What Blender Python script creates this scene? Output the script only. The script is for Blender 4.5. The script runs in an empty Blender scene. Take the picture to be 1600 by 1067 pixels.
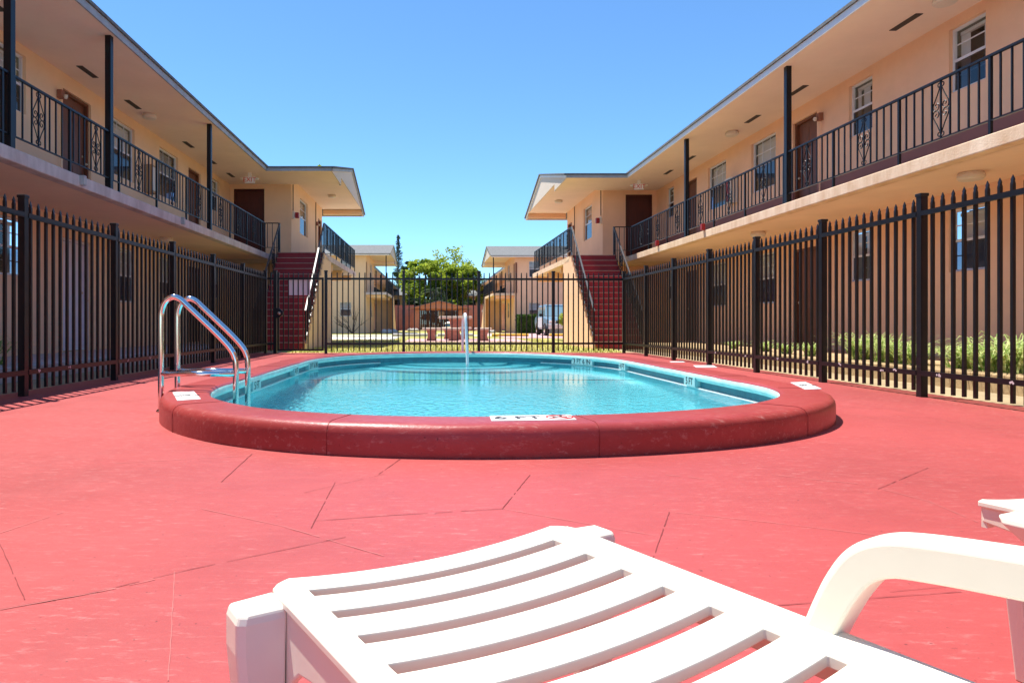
import bpy, math, random
from mathutils import Vector, Matrix
from mathutils.geometry import tessellate_polygon
R = math.radians
random.seed(7)
S = bpy.context.scene
COL = S.collection

# ------------------------------------------------------------------ camera, sky, sun, exposure
FPX = 1600 * 24 / 36.0
PX, PY, EYE = 675.0, 505.5, 0.66
cam = bpy.data.cameras.new("camera"); cam.lens = 24; cam.sensor_width = 36
cam.shift_x = (800 - PX) / 1600.0
cam.shift_y = -(533.5 - PY) / 1600.0
cam.clip_start = 0.02; cam.clip_end = 2000
co = bpy.data.objects.new("camera", cam); COL.objects.link(co)
co.location = (0, 0, EYE); co.rotation_euler = (R(90), 0, 0)
S.camera = co

SHX, SHY = 0.28, -0.23                      # shadow offset on the ground per metre of height
w = bpy.data.worlds.new("World"); S.world = w; w.use_nodes = True
nt = w.node_tree; bg = nt.nodes["Background"]
sky = nt.nodes.new("ShaderNodeTexSky"); sky.sky_type = 'NISHITA'; sky.sun_disc = False
sky.sun_elevation = math.atan(1 / math.hypot(SHX, SHY))
sky.sun_rotation = math.atan2(-SHX, -SHY)
sky.air_density = 0.75; sky.dust_density = 0.0; sky.ozone_density = 6.0
tint = nt.nodes.new("ShaderNodeMix"); tint.data_type = 'RGBA'; tint.blend_type = 'MULTIPLY'; tint.inputs[0].default_value = 1.0
nt.links.new(sky.outputs[0], tint.inputs[6]); tint.inputs[7].default_value = (0.80, 1.03, 1.09, 1)
nt.links.new(tint.outputs[2], bg.inputs[0]); bg.inputs[1].default_value = 0.13
sl = bpy.data.lights.new("sun", 'SUN'); sl.energy = 5.0; sl.angle = R(0.53); sl.color = (1.0, 0.95, 0.87)
so = bpy.data.objects.new("sun", sl); COL.objects.link(so)
so.rotation_euler = Vector((SHX, SHY, -1)).to_track_quat('-Z', 'Y').to_euler()
so.location = (-8, 6, 30)
S.view_settings.view_transform = 'Standard'; S.view_settings.look = 'None'
S.view_settings.exposure = 0.85; S.view_settings.gamma = 1.0
S.render.engine = 'CYCLES'
S.cycles.use_denoising = True
S.cycles.max_bounces = 12; S.cycles.diffuse_bounces = 6; S.cycles.transparent_max_bounces = 16

# ------------------------------------------------------------------ helpers
def mat(name, col, rough=0.7, var=0.0, vscale=3.0, bump=0.0, bscale=60.0, metal=0.0, spec=0.4, col2=None, detail=4, stretch=None):
    m = bpy.data.materials.new(name); m.use_nodes = True
    n = m.node_tree; b = n.nodes["Principled BSDF"]
    b.inputs["Base Color"].default_value = (*col, 1); b.inputs["Roughness"].default_value = rough
    b.inputs["Metallic"].default_value = metal; b.inputs["Specular IOR Level"].default_value = spec
    g = n.nodes.new("ShaderNodeNewGeometry"); src = g.outputs["Position"]
    if stretch:
        mp = n.nodes.new("ShaderNodeMapping"); mp.inputs["Scale"].default_value = stretch
        n.links.new(src, mp.inputs[0]); src = mp.outputs[0]
    if var > 0 or col2:
        t = n.nodes.new("ShaderNodeTexNoise"); t.inputs["Scale"].default_value = vscale; t.inputs["Detail"].default_value = detail
        t.inputs["Roughness"].default_value = 0.65
        n.links.new(src, t.inputs["Vector"])
        r = n.nodes.new("ShaderNodeValToRGB")
        r.color_ramp.elements[0].position = 0.32; r.color_ramp.elements[1].position = 0.68
        c2 = col2 or tuple(c * (1 + var) for c in col); c1 = col if col2 else tuple(c * (1 - var) for c in col)
        r.color_ramp.elements[0].color = (*c1, 1); r.color_ramp.elements[1].color = (*c2, 1)
        n.links.new(t.outputs["Fac"], r.inputs[0]); n.links.new(r.outputs[0], b.inputs["Base Color"])
    if bump > 0:
        t2 = n.nodes.new("ShaderNodeTexNoise"); t2.inputs["Scale"].default_value = bscale; t2.inputs["Detail"].default_value = 3
        n.links.new(g.outputs["Position"], t2.inputs["Vector"])
        bp = n.nodes.new("ShaderNodeBump"); bp.inputs["Strength"].default_value = bump; bp.inputs["Distance"].default_value = 0.01
        n.links.new(t2.outputs["Fac"], bp.inputs["Height"]); n.links.new(bp.outputs[0], b.inputs["Normal"])
    return m

class MB:
    """collects faces; build() links them as ONE mesh object"""
    def __init__(s, T=None): s.v = []; s.f = []; s.T = T
    def add(s, vs, fs):
        o = len(s.v)
        s.v += [Vector(s.T(*p)) if s.T else Vector(p) for p in vs]
        s.f += [tuple(i + o for i in f) for f in fs]
        return s
    def quad(s, a, b, c, d): return s.add([a, b, c, d], [(0, 1, 2, 3)])
    def box(s, x0, x1, y0, y1, z0, z1):
        return s.add([(x0, y0, z0), (x1, y0, z0), (x1, y1, z0), (x0, y1, z0), (x0, y0, z1), (x1, y0, z1), (x1, y1, z1), (x0, y1, z1)],
                     [(0, 3, 2, 1), (4, 5, 6, 7), (0, 1, 5, 4), (1, 2, 6, 5), (2, 3, 7, 6), (3, 0, 4, 7)])
    def beam(s, p, q, wd, ht, up=(0, 0, 1)):
        p = Vector(p); q = Vector(q); d = (q - p).normalized(); up = Vector(up)
        sd = d.cross(up).normalized() * wd / 2; u2 = sd.cross(d).normalized() * ht / 2
        vs = [p - sd - u2, p + sd - u2, p + sd + u2, p - sd + u2, q - sd - u2, q + sd - u2, q + sd + u2, q - sd + u2]
        return s.add([tuple(x) for x in vs], [(0, 3, 2, 1), (4, 5, 6, 7), (0, 1, 5, 4), (1, 2, 6, 5), (2, 3, 7, 6), (3, 0, 4, 7)])
    def tube(s, path, r, n=8, r2=None):
        P = [Vector(p) for p in path]; k = len(P); vs = []; fs = []
        a = None
        for i, p in enumerate(P):
            t = ((P[i + 1] - p) if i == 0 else (p - P[i - 1]) if i == k - 1 else (P[i + 1] - P[i - 1])).normalized()
            if a is None:
                a = t.cross(Vector((0.31, 0.17, 0.93))); a = a if a.length > 1e-3 else t.cross(Vector((1, 0, 0)))
            a = (a - t * a.dot(t)).normalized(); b = t.cross(a)
            rr = r if r2 is None else r + (r2 - r) * i / max(1, k - 1)
            if callable(r): rr = r(i / max(1, k - 1))
            for j in range(n):
                th = 2 * math.pi * j / n
                vs.append(tuple(p + a * (rr * math.cos(th)) + b * (rr * math.sin(th))))
        for i in range(k - 1):
            for j in range(n):
                fs.append((i * n + j, i * n + (j + 1) % n, (i + 1) * n + (j + 1) % n, (i + 1) * n + j))
        fs.append(tuple(range(n - 1, -1, -1))); fs.append(tuple((k - 1) * n + j for j in range(n)))
        return s.add(vs, fs)
    def lathe(s, prof, c, n=20, axis='z'):
        vs = []; fs = []; m = len(prof)
        for (r, h) in prof:
            for j in range(n):
                th = 2 * math.pi * j / n; x, y = r * math.cos(th), r * math.sin(th)
                vs.append((c[0] + x, c[1] + y, c[2] + h) if axis == 'z' else (c[0] + h, c[1] + x, c[2] + y) if axis == 'x' else (c[0] + x, c[1] + h, c[2] + y))
        for i in range(m - 1):
            for j in range(n):
                fs.append((i * n + j, i * n + (j + 1) % n, (i + 1) * n + (j + 1) % n, (i + 1) * n + j))
        fs.append(tuple(range(n - 1, -1, -1))); fs.append(tuple((m - 1) * n + j for j in range(n)))
        return s.add(vs, fs)
    def prism(s, poly, axis, a, b):
        """extrude a 2-D polygon along an axis; poly gives the two other coordinates in order"""
        f = {'x': lambda p, t: (t, p[0], p[1]), 'y': lambda p, t: (p[0], t, p[1]), 'z': lambda p, t: (p[0], p[1], t)}[axis]
        n = len(poly); vs = [f(p, a) for p in poly] + [f(p, b) for p in poly]
        return s.add(vs, [tuple(range(n - 1, -1, -1)), tuple(range(n, 2 * n))] + [(i, (i + 1) % n, n + (i + 1) % n, n + i) for i in range(n)])
    def build(s, name, m, parent=None, smooth=False, bevel=0, fix=True, seg=2):
        me = bpy.data.meshes.new(name)
        off = parent['_o'] if parent is not None and '_o' in parent else (0, 0, 0)
        off = Vector(off)
        me.from_pydata([tuple(p - off) for p in s.v], [], s.f)
        if fix:
            import bmesh
            bm = bmesh.new(); bm.from_mesh(me); bmesh.ops.recalc_face_normals(bm, faces=bm.faces); bm.to_mesh(me); bm.free()
        if smooth:
            for p in me.polygons: p.use_smooth = True
        me.materials.append(m)
        o = bpy.data.objects.new(name, me); COL.objects.link(o)
        if parent is not None: o.parent = parent
        o['_o'] = tuple(off)
        if bevel:
            b = o.modifiers.new("bevel", 'BEVEL'); b.width = bevel; b.segments = seg; b.limit_method = 'ANGLE'
            b.angle_limit = R(40)
        return o

def thing(name, label, cat, loc=(0, 0, 0), group=None):
    o = bpy.data.objects.new(name, None); COL.objects.link(o); o.location = loc; o.empty_display_size = 0.2
    o['_o'] = tuple(loc); o['label'] = label; o['category'] = cat
    if group: o['group'] = group
    return o
def tag(o, label, cat, group=None):
    o['label'] = label; o['category'] = cat
    if group: o['group'] = group
    return o
def struct(o): o['kind'] = 'structure'; return o
def copy_tree(o, loc, label):
    """a copy of a thing with copies of its parts and sub-parts"""
    c = o.copy(); COL.objects.link(c); c.location = loc; c['label'] = label
    for ch in list(o.children):
        d = ch.copy(); COL.objects.link(d); d.parent = c
        for g in list(ch.children):
            e = g.copy(); COL.objects.link(e); e.parent = d
    return c
def text(name, body, size, m, parent, M, extrude=0.001, bold=0.0):
    cu = bpy.data.curves.new(name, 'FONT'); cu.body = body; cu.size = size; cu.align_x = 'CENTER'; cu.align_y = 'CENTER'
    cu.extrude = extrude; cu.offset = size * bold; cu.materials.append(m)
    tmp = bpy.data.objects.new(name, cu); me = bpy.data.meshes.new_from_object(tmp); bpy.data.objects.remove(tmp); bpy.data.curves.remove(cu)
    me.name = name
    if not me.materials: me.materials.append(m)
    o = bpy.data.objects.new(name, me); COL.objects.link(o)
    off = Vector(parent['_o']) if parent is not None else Vector((0, 0, 0))
    if parent is not None: o.parent = parent
    o.matrix_local = Matrix.Translation(-off) @ M
    return o
def frame(origin, xdir, ydir):
    x = Vector(xdir).normalized(); y = Vector(ydir); y = (y - x * y.dot(x)).normalized(); z = x.cross(y)
    M = Matrix((x, y, z)).transposed().to_4x4(); M.translation = Vector(origin); return M
def spline(pts, k=6):
    P = [Vector(p) for p in pts]; out = []
    for i in range(len(P) - 1):
        a = P[max(0, i - 1)]; b = P[i]; c = P[i + 1]; d = P[min(len(P) - 1, i + 2)]
        for j in range(k):
            t = j / k
            out.append(0.5 * ((2 * b) + (c - a) * t + (2 * a - 5 * b + 4 * c - d) * t * t + (3 * b - a - 3 * c + d) * t ** 3))
    out.append(P[-1]); return out

# ------------------------------------------------------------------ materials
M = {}
M['wall_l'] = mat("peach_stucco", (0.84, 0.58, 0.36), 0.85, 0.06, 1.1, 0.25, 90, detail=7)
M['wall_r'] = mat("bounce_warmed_stucco", (0.85, 0.53, 0.335), 0.85, 0.06, 1.1, 0.25, 90, detail=7)  # peach stucco with the orange of bounced light put into its colour
M['soffit'] = mat("soffit_stucco", (0.84, 0.67, 0.55), 0.9, 0.05, 0.9, 0.2, 70, detail=7)
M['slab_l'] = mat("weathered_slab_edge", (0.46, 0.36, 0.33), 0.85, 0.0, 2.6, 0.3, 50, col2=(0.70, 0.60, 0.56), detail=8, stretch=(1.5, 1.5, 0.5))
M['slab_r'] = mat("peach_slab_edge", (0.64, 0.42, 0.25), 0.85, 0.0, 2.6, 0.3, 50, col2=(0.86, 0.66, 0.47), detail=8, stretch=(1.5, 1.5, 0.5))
M['ceil'] = mat("balcony_ceiling_stucco", (0.85, 0.62, 0.45), 0.9, 0.06, 1.0, 0.2, 70, detail=7)
M['dado'] = mat("mauve_paint", (0.27, 0.12, 0.10), 0.75, 0.05, 2)
M['fascia'] = mat("shade_grey_fascia", (0.34, 0.36, 0.38), 0.7, 0.15, 3)
M['trim'] = mat("white_trim", (0.75, 0.72, 0.68), 0.6, 0.05, 4)
M['shingle'] = mat("grey_shingle", (0.15, 0.15, 0.145), 0.9, 0.25, 9, 0.5, 40)
M['gable'] = mat("cream_gable", (0.66, 0.56, 0.45), 0.85, 0.06, 5, stretch=(1, 6, 1))
M['stair'] = mat("oxblood_paint", (0.34, 0.018, 0.028), 0.45, 0.12, 4, 0.15, 60)
M["handrail"] = mat("worn_handrail", (0.035, 0.035, 0.04), 0.48, 0.2, 8, spec=1.0)
M["nosing"] = mat("pale_step_edge", (0.42, 0.25, 0.21), 0.28, 0.2, 8, spec=0.8)  # step edges paler and glossier than the stair paint
M['iron'] = mat("black_iron", (0.008, 0.008, 0.010), 0.38, 0.2, 8, spec=0.3)
M['fence'] = mat("black_fence_paint", (0.006, 0.006, 0.008), 0.36, 0.25, 6, spec=0.4)
M['chip'] = mat("chipped_paint", (0.55, 0.48, 0.48), 0.7)
M['door'] = mat("brown_door", (0.16, 0.055, 0.025), 0.5, 0.18, 5, stretch=(6, 6, 0.6))
M['darkdoor'] = mat("dark_brown_door", (0.075, 0.014, 0.010), 0.5, 0.15, 5, stretch=(6, 6, 0.6))
M['whitedoor'] = mat("white_door", (0.68, 0.66, 0.72), 0.5)
M['brass'] = mat("brass", (0.6, 0.5, 0.35), 0.3, metal=1)
M['alu'] = mat("white_aluminium", (0.68, 0.69, 0.72), 0.4)
M['blind'] = mat("white_blind", (0.82, 0.79, 0.74), 0.7)
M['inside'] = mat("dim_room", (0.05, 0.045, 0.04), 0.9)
M['vent'] = mat("brown_vent", (0.05, 0.04, 0.035), 0.7)
M['lampw'] = mat("lamp_white", (0.7, 0.62, 0.52), 0.4)
M['red'] = mat("red_plastic", (0.32, 0.012, 0.012), 0.45)
M['white'] = mat("white_plastic", (0.8, 0.78, 0.76), 0.4)
M['chrome'] = mat("polished_steel", (0.78, 0.76, 0.74), 0.09, metal=1)
M['tile'] = mat("white_tile", (0.75, 0.74, 0.72), 0.35, 0.06, 9)
M['ink'] = mat("dark_ink", (0.025, 0.025, 0.03), 0.6)
M['redink'] = mat("red_ink", (0.6, 0.03, 0.03), 0.6)
M['teal'] = mat("teal_pool_paint", (0.34, 0.62, 0.60), 0.6, 0.0, 6, col2=(0.52, 0.78, 0.75), stretch=(1, 1, 3))
M['poolwall'] = mat("pool_plaster", (0.22, 0.66, 0.74), 0.5, 0.06, 2)
M['poolfloor'] = mat("caustic_mottled_plaster", (0.10, 0.58, 0.68), 0.6, 0.0, 7, col2=(0.22, 0.78, 0.86), detail=8)  # pale blotches stand in for caustic light rippling over the floor
M["tileband"] = mat("shaded_teal_tiles", (0.03, 0.17, 0.23), 0.3, 0.15, 12)  # shade under the coping lip is put into this dark teal
M['grey'] = mat("grey_concrete", (0.46, 0.43, 0.41), 0.85, 0.12, 4, 0.3, 50)
M['sand'] = mat("tan_bed", (0.34, 0.23, 0.12), 0.9, 0.2, 5, 0.4, 40, col2=(0.50, 0.36, 0.19))
M['plastic'] = mat("white_resin", (0.80, 0.77, 0.65), 0.38, 0.03, 5, 0.05, 25)
M['terracotta'] = mat("terracotta_paint", (0.70, 0.29, 0.20), 0.8, 0.08, 3)
M['benchstone'] = mat("bench_stone", (0.46, 0.20, 0.14), 0.85, 0.2, 14, 0.4, 50)
M['benchtop'] = mat("bench_top_stone", (0.62, 0.50, 0.42), 0.85, 0.15, 10, 0.3, 50)
M['yellow'] = mat("yellow_paint", (0.70, 0.42, 0.04), 0.7, 0.15, 5)
M['bark'] = mat("bark", (0.11, 0.08, 0.06), 0.95, 0.3, 9, 0.6, 20)
M['wood'] = mat("brown_fence_wood", (0.10, 0.06, 0.04), 0.9, 0.2, 6)
M['rubber'] = mat("rubber", (0.015, 0.015, 0.016), 0.8)
M['blue'] = mat("blue_plastic", (0.03, 0.16, 0.55), 0.4)

def leafmat(name, c1, c2, scale, trans=0.35):
    m = bpy.data.materials.new(name); m.use_nodes = True; n = m.node_tree
    b = n.nodes["Principled BSDF"]; out = n.nodes["Material Output"]
    b.inputs["Roughness"].default_value = 0.6; b.inputs["Specular IOR Level"].default_value = 0.25
    g = n.nodes.new("ShaderNodeNewGeometry"); t = n.nodes.new("ShaderNodeTexNoise"); t.inputs["Scale"].default_value = scale
    n.links.new(g.outputs["Position"], t.inputs["Vector"])
    r = n.nodes.new("ShaderNodeValToRGB"); r.color_ramp.elements[0].position = 0.35; r.color_ramp.elements[1].position = 0.65
    r.color_ramp.elements[0].color = (*c1, 1); r.color_ramp.elements[1].color = (*c2, 1)
    n.links.new(t.outputs["Fac"], r.inputs[0]); n.links.new(r.outputs[0], b.inputs["Base Color"])
    tr = n.nodes.new("ShaderNodeBsdfTranslucent"); n.links.new(r.outputs[0], tr.inputs[0])
    mx = n.nodes.new("ShaderNodeMixShader"); mx.inputs[0].default_value = trans
    n.links.new(b.outputs[0], mx.inputs[1]); n.links.new(tr.outputs[0], mx.inputs[2]); n.links.new(mx.outputs[0], out.inputs[0])
    return m
M['leaf'] = leafmat("bright_leaves", (0.16, 0.24, 0.02), (0.46, 0.52, 0.06), 1.1, 0.58)
M['leafdark'] = leafmat("dark_leaves", (0.025, 0.05, 0.018), (0.06, 0.10, 0.03), 0.9)
M['needle'] = leafmat("grey_needles", (0.06, 0.10, 0.085), (0.10, 0.15, 0.12), 0.8)
M['blade'] = leafmat("striped_blades", (0.20, 0.36, 0.05), (0.68, 0.72, 0.34), 24.0, 0.35)
M['hedge'] = leafmat("hedge_leaves", (0.03, 0.08, 0.012), (0.08, 0.15, 0.02), 2.5)
M['grassb'] = leafmat("grass_blades", (0.24, 0.27, 0.03), (0.52, 0.44, 0.12), 1.5, 0.3)

def glass(name, tint, alpha):
    m = bpy.data.materials.new(name); m.use_nodes = True; n = m.node_tree; out = n.nodes["Material Output"]
    n.nodes.remove(n.nodes["Principled BSDF"])
    tr = n.nodes.new("ShaderNodeBsdfTransparent"); tr.inputs[0].default_value = (*tint, 1)
    gl = n.nodes.new("ShaderNodeBsdfGlossy"); gl.inputs["Roughness"].default_value = 0.03
    g = n.nodes.new("ShaderNodeNewGeometry"); dt = n.nodes.new("ShaderNodeVectorMath"); dt.operation = 'DOT_PRODUCT'
    n.links.new(g.outputs["Normal"], dt.inputs[0]); n.links.new(g.outputs["Incoming"], dt.inputs[1])
    def mth(op, a, k):                     # Schlick reflectance, the same from both sides of a thin sheet
        x = n.nodes.new("ShaderNodeMath"); x.operation = op
        for i, q in enumerate((a, k)):
            if q is None: continue
            if isinstance(q, (int, float)): x.inputs[i].default_value = q
            else: n.links.new(q, x.inputs[i])
        return x.outputs[0]
    c1 = mth('SUBTRACT', 1.0, mth('ABSOLUTE', dt.outputs["Value"], None))
    ad = n.nodes.new("ShaderNodeMath"); ad.operation = 'MULTIPLY_ADD'; n.links.new(mth('POWER', c1, 5.0), ad.inputs[0]); ad.inputs[1].default_value = 0.9; ad.inputs[2].default_value = 0.05 + alpha; ad.use_clamp = True
    mx = n.nodes.new("ShaderNodeMixShader"); n.links.new(ad.outputs[0], mx.inputs[0])
    n.links.new(tr.outputs[0], mx.inputs[1]); n.links.new(gl.outputs[0], mx.inputs[2]); n.links.new(mx.outputs[0], out.inputs[0])
    return m
M['screen'] = glass("screened_glass", (0.20, 0.23, 0.30), 0.02)
M['pane'] = glass("window_glass", (0.80, 0.83, 0.85), 0.02)

def watermat():
    m = bpy.data.materials.new("pool_water"); m.use_nodes = True; n = m.node_tree; out = n.nodes["Material Output"]
    n.nodes.remove(n.nodes["Principled BSDF"])
    g = n.nodes.new("ShaderNodeNewGeometry")
    mp = n.nodes.new("ShaderNodeMapping"); mp.inputs["Scale"].default_value = (1.0, 0.8, 1); n.links.new(g.outputs["Position"], mp.inputs[0])
    t1 = n.nodes.new("ShaderNodeTexNoise"); t1.inputs["Scale"].default_value = 17.0; t1.inputs["Detail"].default_value = 3; t1.inputs["Distortion"].default_value = 0.8
    t2 = n.nodes.new("ShaderNodeTexNoise"); t2.inputs["Scale"].default_value = 2.6; t2.inputs["Detail"].default_value = 1
    for t in (t1, t2): n.links.new(mp.outputs[0], t.inputs["Vector"])
    # calmer towards the far, sheltered end of the pool
    sx = n.nodes.new("ShaderNodeSeparateXYZ"); n.links.new(g.outputs["Position"], sx.inputs[0])
    mr = n.nodes.new("ShaderNodeMapRange"); n.links.new(sx.outputs["Y"], mr.inputs[0])
    mr.inputs[1].default_value = 4.2; mr.inputs[2].default_value = 7.6; mr.inputs[3].default_value = 1.15; mr.inputs[4].default_value = 0.06
    ad = n.nodes.new("ShaderNodeMath"); ad.operation = 'ADD'
    m2 = n.nodes.new("ShaderNodeMath"); m2.operation = 'MULTIPLY'; m2.inputs[1].default_value = 0.45; n.links.new(t2.outputs["Fac"], m2.inputs[0])
    n.links.new(t1.outputs["Fac"], ad.inputs[0]); n.links.new(m2.outputs[0], ad.inputs[1])
    ml = n.nodes.new("ShaderNodeMath"); ml.operation = 'MULTIPLY'; n.links.new(ad.outputs[0], ml.inputs[0]); n.links.new(mr.outputs[0], ml.inputs[1])
    bp = n.nodes.new("ShaderNodeBump"); bp.inputs["Strength"].default_value = 0.8; bp.inputs["Distance"].default_value = 0.021
    n.links.new(ml.outputs[0], bp.inputs["Height"])
    rf = n.nodes.new("ShaderNodeBsdfRefraction"); rf.inputs["IOR"].default_value = 1.33; rf.inputs["Roughness"].default_value = 0.0
    rf.inputs[0].default_value = (0.90, 1.0, 1.0, 1)
    tr = n.nodes.new("ShaderNodeBsdfTransparent"); tr.inputs[0].default_value = (0.92, 1.0, 1.0, 1)
    gl = n.nodes.new("ShaderNodeBsdfGlossy"); gl.inputs["Roughness"].default_value = 0.02
    fr = n.nodes.new("ShaderNodeFresnel"); fr.inputs[0].default_value = 1.33
    for x in (rf, gl, fr): n.links.new(bp.outputs[0], x.inputs["Normal"])
    a = n.nodes.new("ShaderNodeMixShader"); a.inputs[0].default_value = 0.0; n.links.new(rf.outputs[0], a.inputs[1]); n.links.new(tr.outputs[0], a.inputs[2])
    b = n.nodes.new("ShaderNodeMixShader"); n.links.new(fr.outputs[0], b.inputs[0]); n.links.new(a.outputs[0], b.inputs[1]); n.links.new(gl.outputs[0], b.inputs[2])
    n.links.new(b.outputs[0], out.inputs[0])
    return m
M['water'] = watermat()

def deckmat(name, base, light, dark, rough):
    """painted concrete: broad tone patches, brush-dry pale scuffs, dark specks"""
    m = bpy.data.materials.new(name); m.use_nodes = True; n = m.node_tree; b = n.nodes["Principled BSDF"]
    b.inputs["Specular IOR Level"].default_value = 0.35
    g = n.nodes.new("ShaderNodeNewGeometry"); pos = g.outputs["Position"]
    def noise(scale, detail, rgh=0.6, st=None):
        v = pos
        if st:
            mp = n.nodes.new("ShaderNodeMapping"); mp.inputs["Scale"].default_value = st; mp.inputs["Rotation"].default_value = (0, 0, R(12)); n.links.new(pos, mp.inputs[0]); v = mp.outputs[0]
        t = n.nodes.new("ShaderNodeTexNoise"); t.inputs["Scale"].default_value = scale; t.inputs["Detail"].default_value = detail; t.inputs["Roughness"].default_value = rgh
        n.links.new(v, t.inputs["Vector"]); return t.outputs["Fac"]
    def ramp(f, p0, p1):
        r = n.nodes.new("ShaderNodeMapRange"); r.inputs[1].default_value = p0; r.inputs[2].default_value = p1; n.links.new(f, r.inputs[0]); return r.outputs[0]
    def mix(fac, a, c):
        x = n.nodes.new("ShaderNodeMix"); x.data_type = 'RGBA'
        n.links.new(fac, x.inputs[0])
        for s_, val in ((6, a), (7, c)):
            if isinstance(val, tuple): x.inputs[s_].default_value = (*val, 1)
            else: n.links.new(val, x.inputs[s_])
        return x.outputs[2]
    def mul(a, k):
        x = n.nodes.new("ShaderNodeMath"); x.operation = 'MULTIPLY'; n.links.new(a, x.inputs[0])
        if isinstance(k, float): x.inputs[1].default_value = k
        else: n.links.new(k, x.inputs[1])
        return x.outputs[0]
    c = mix(ramp(noise(0.55, 7, 0.62), 0.34, 0.66), tuple(k * 0.84 for k in base), tuple(min(1, k * 1.14) for k in base))
    c = mix(mul(ramp(noise(9, 6, 0.75, (0.35, 1.9, 1)), 0.5, 0.75), 0.30), c, tuple(min(1, k * 1.35 + .02) for k in base))
    c = mix(mul(ramp(noise(0.9, 6, 0.7, (1.3, .8, 1)), 0.58, 0.66), 0.22), c, tuple(k * 0.62 for k in base))
    c = mix(mul(ramp(noise(2.2, 6, 0.7), 0.5, 0.8), 0.35), c, tuple(k * 0.8 for k in base))
    scuff = mul(ramp(noise(30, 6, 0.8, (0.45, 1.7, 1)), 0.545, 0.66), ramp(noise(0.8, 6, 0.75), 0.36, 0.62))
    c = mix(mul(scuff, 0.7), c, light)
    c = mix(mul(ramp(noise(55, 2), 0.69, 0.74), 0.8), c, dark)
    n.links.new(c, b.inputs["Base Color"])
    rr = n.nodes.new("ShaderNodeMapRange"); n.links.new(noise(3, 4), rr.inputs[0]); rr.inputs[3].default_value = rough - 0.1; rr.inputs[4].default_value = rough + 0.12
    n.links.new(rr.outputs[0], b.inputs["Roughness"])
    bp = n.nodes.new("ShaderNodeBump"); bp.inputs["Strength"].default_value = 0.35; bp.inputs["Distance"].default_value = 0.006
    hs = n.nodes.new("ShaderNodeMath"); hs.operation = 'ADD'; n.links.new(noise(26, 6, 0.7), hs.inputs[0]); n.links.new(mul(noise(4, 3), 1.5), hs.inputs[1])
    n.links.new(hs.outputs[0], bp.inputs["Height"]); n.links.new(bp.outputs[0], b.inputs["Normal"])
    return m
M['deck'] = deckmat("red_deck_paint", (0.36, 0.062, 0.059), (0.52, 0.23, 0.21), (0.14, 0.028, 0.028), 0.5)
M['coping'] = deckmat("red_coping_paint", (0.32, 0.044, 0.041), (0.52, 0.27, 0.23), (0.10, 0.018, 0.018), 0.36)
M['grass'] = mat("lawn_soil", (0.20, 0.22, 0.03), 0.95, 0, 2.2, 0.5, 60, col2=(0.52, 0.44, 0.15), detail=7)
M['earth'] = mat("dry_ground", (0.34, 0.26, 0.15), 0.95, 0.2, 1.5, 0.4, 40)
M['pink'] = mat("pink_slab", (0.50, 0.30, 0.30), 0.85, 0.1, 5)
M['pale'] = mat("pale_concrete", (0.52, 0.49, 0.46), 0.85, 0.12, 4)

# ------------------------------------------------------------------ pool outline
PCX, PHW = 0.485, 2.205
def pool_path(off=0.0, n=160):
    """closed outline, counter-clockwise; off > 0 grows it outwards"""
    pts = []
    h = n // 2
    for i in range(h + 1):                       # near end, from the left side round to the right
        a = math.pi + math.pi * i / h
        c, s_ = math.cos(a), math.sin(a)
        x = PHW * math.copysign(abs(c) ** 0.92, c); y = 5.75 - 2.07 * abs(s_) ** 0.92
        pts.append(Vector((PCX + x, y + 0.095 * x * abs(s_), 0)))
    for i in range(h + 1):
        a = math.pi * i / h
        c, s_ = math.cos(a), math.sin(a)
        x = PHW * math.copysign(abs(c) ** 0.92, c); y = 9.3 + 2.6 * abs(s_) ** 0.92
        pts.append(Vector((PCX + x, y, 0)))
    # even out spacing
    P = pts + [pts[0]]; L = [0]
    for a, b in zip(P, P[1:]): L.append(L[-1] + (b - a).length)
    out = []; k = 0
    for i in range(n):
        t = L[-1] * i / n
        while L[k + 1] < t: k += 1
        f = (t - L[k]) / max(1e-9, L[k + 1] - L[k]); out.append(P[k].lerp(P[k + 1], f))
    if off:
        res = []
        for i, p in enumerate(out):
            t = (out[(i + 1) % n] - out[i - 1]).normalized(); res.append(p + Vector((t.y, -t.x, 0)) * off)
        out = res
    return out
def sweep(name, prof, m, parent, n=160, smooth=True, rough=False):
    mb = MB(); k = len(prof); loops = [pool_path(r, n) for r, z in prof]; rw = random.Random(4); wv = [[rw.uniform(-1, 1) for _ in range(n)] for _ in range(k)]
    for row in wv:
        for _ in range(2): row[:] = [(row[i - 1] + row[i] + row[(i + 1) % n]) / 3 for i in range(n)]
    am = 0.005 if rough else 0.0; ctr = Vector((PCX, 7.6, 0))
    vs = [(loops[j][i].x + (loops[j][i] - ctr).normalized().x * am * wv[j][i], loops[j][i].y + (loops[j][i] - ctr).normalized().y * am * wv[j][i], prof[j][1] + am * .5 * wv[k - 1 - j][i]) for j in range(k) for i in range(n)]
    fs = [(j * n + i, j * n + (i + 1) % n, (j + 1) * n + (i + 1) % n, (j + 1) * n + i) for j in range(k - 1) for i in range(n)]
    mb.add(vs, fs); return mb.build(name, m, parent, smooth=smooth, fix=False)
def ring_sheet(name, outer, hole, z, m, step=None):
    mb = MB(); allv = outer + hole
    tr = tessellate_polygon([[Vector((p[0], p[1], 0)) for p in outer], [Vector((p[0], p[1], 0)) for p in hole]])
    mb.add([(p[0], p[1], z) for p in allv], [tuple(t) for t in tr]); o = mb.build(name, m, fix=False)
    me = o.data
    if me.polygons[0].normal.z < 0: me.flip_normals()
    for p in me.polygons:
        if p.normal.z < 0: p.flip()
    return struct(o)
hole = [(p.x, p.y) for p in pool_path(0.15, 120)]
deck_outer = [(-3.98, -5), (4.75, -5), (4.62, 15.5), (-3.98, 15.36)]
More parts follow.
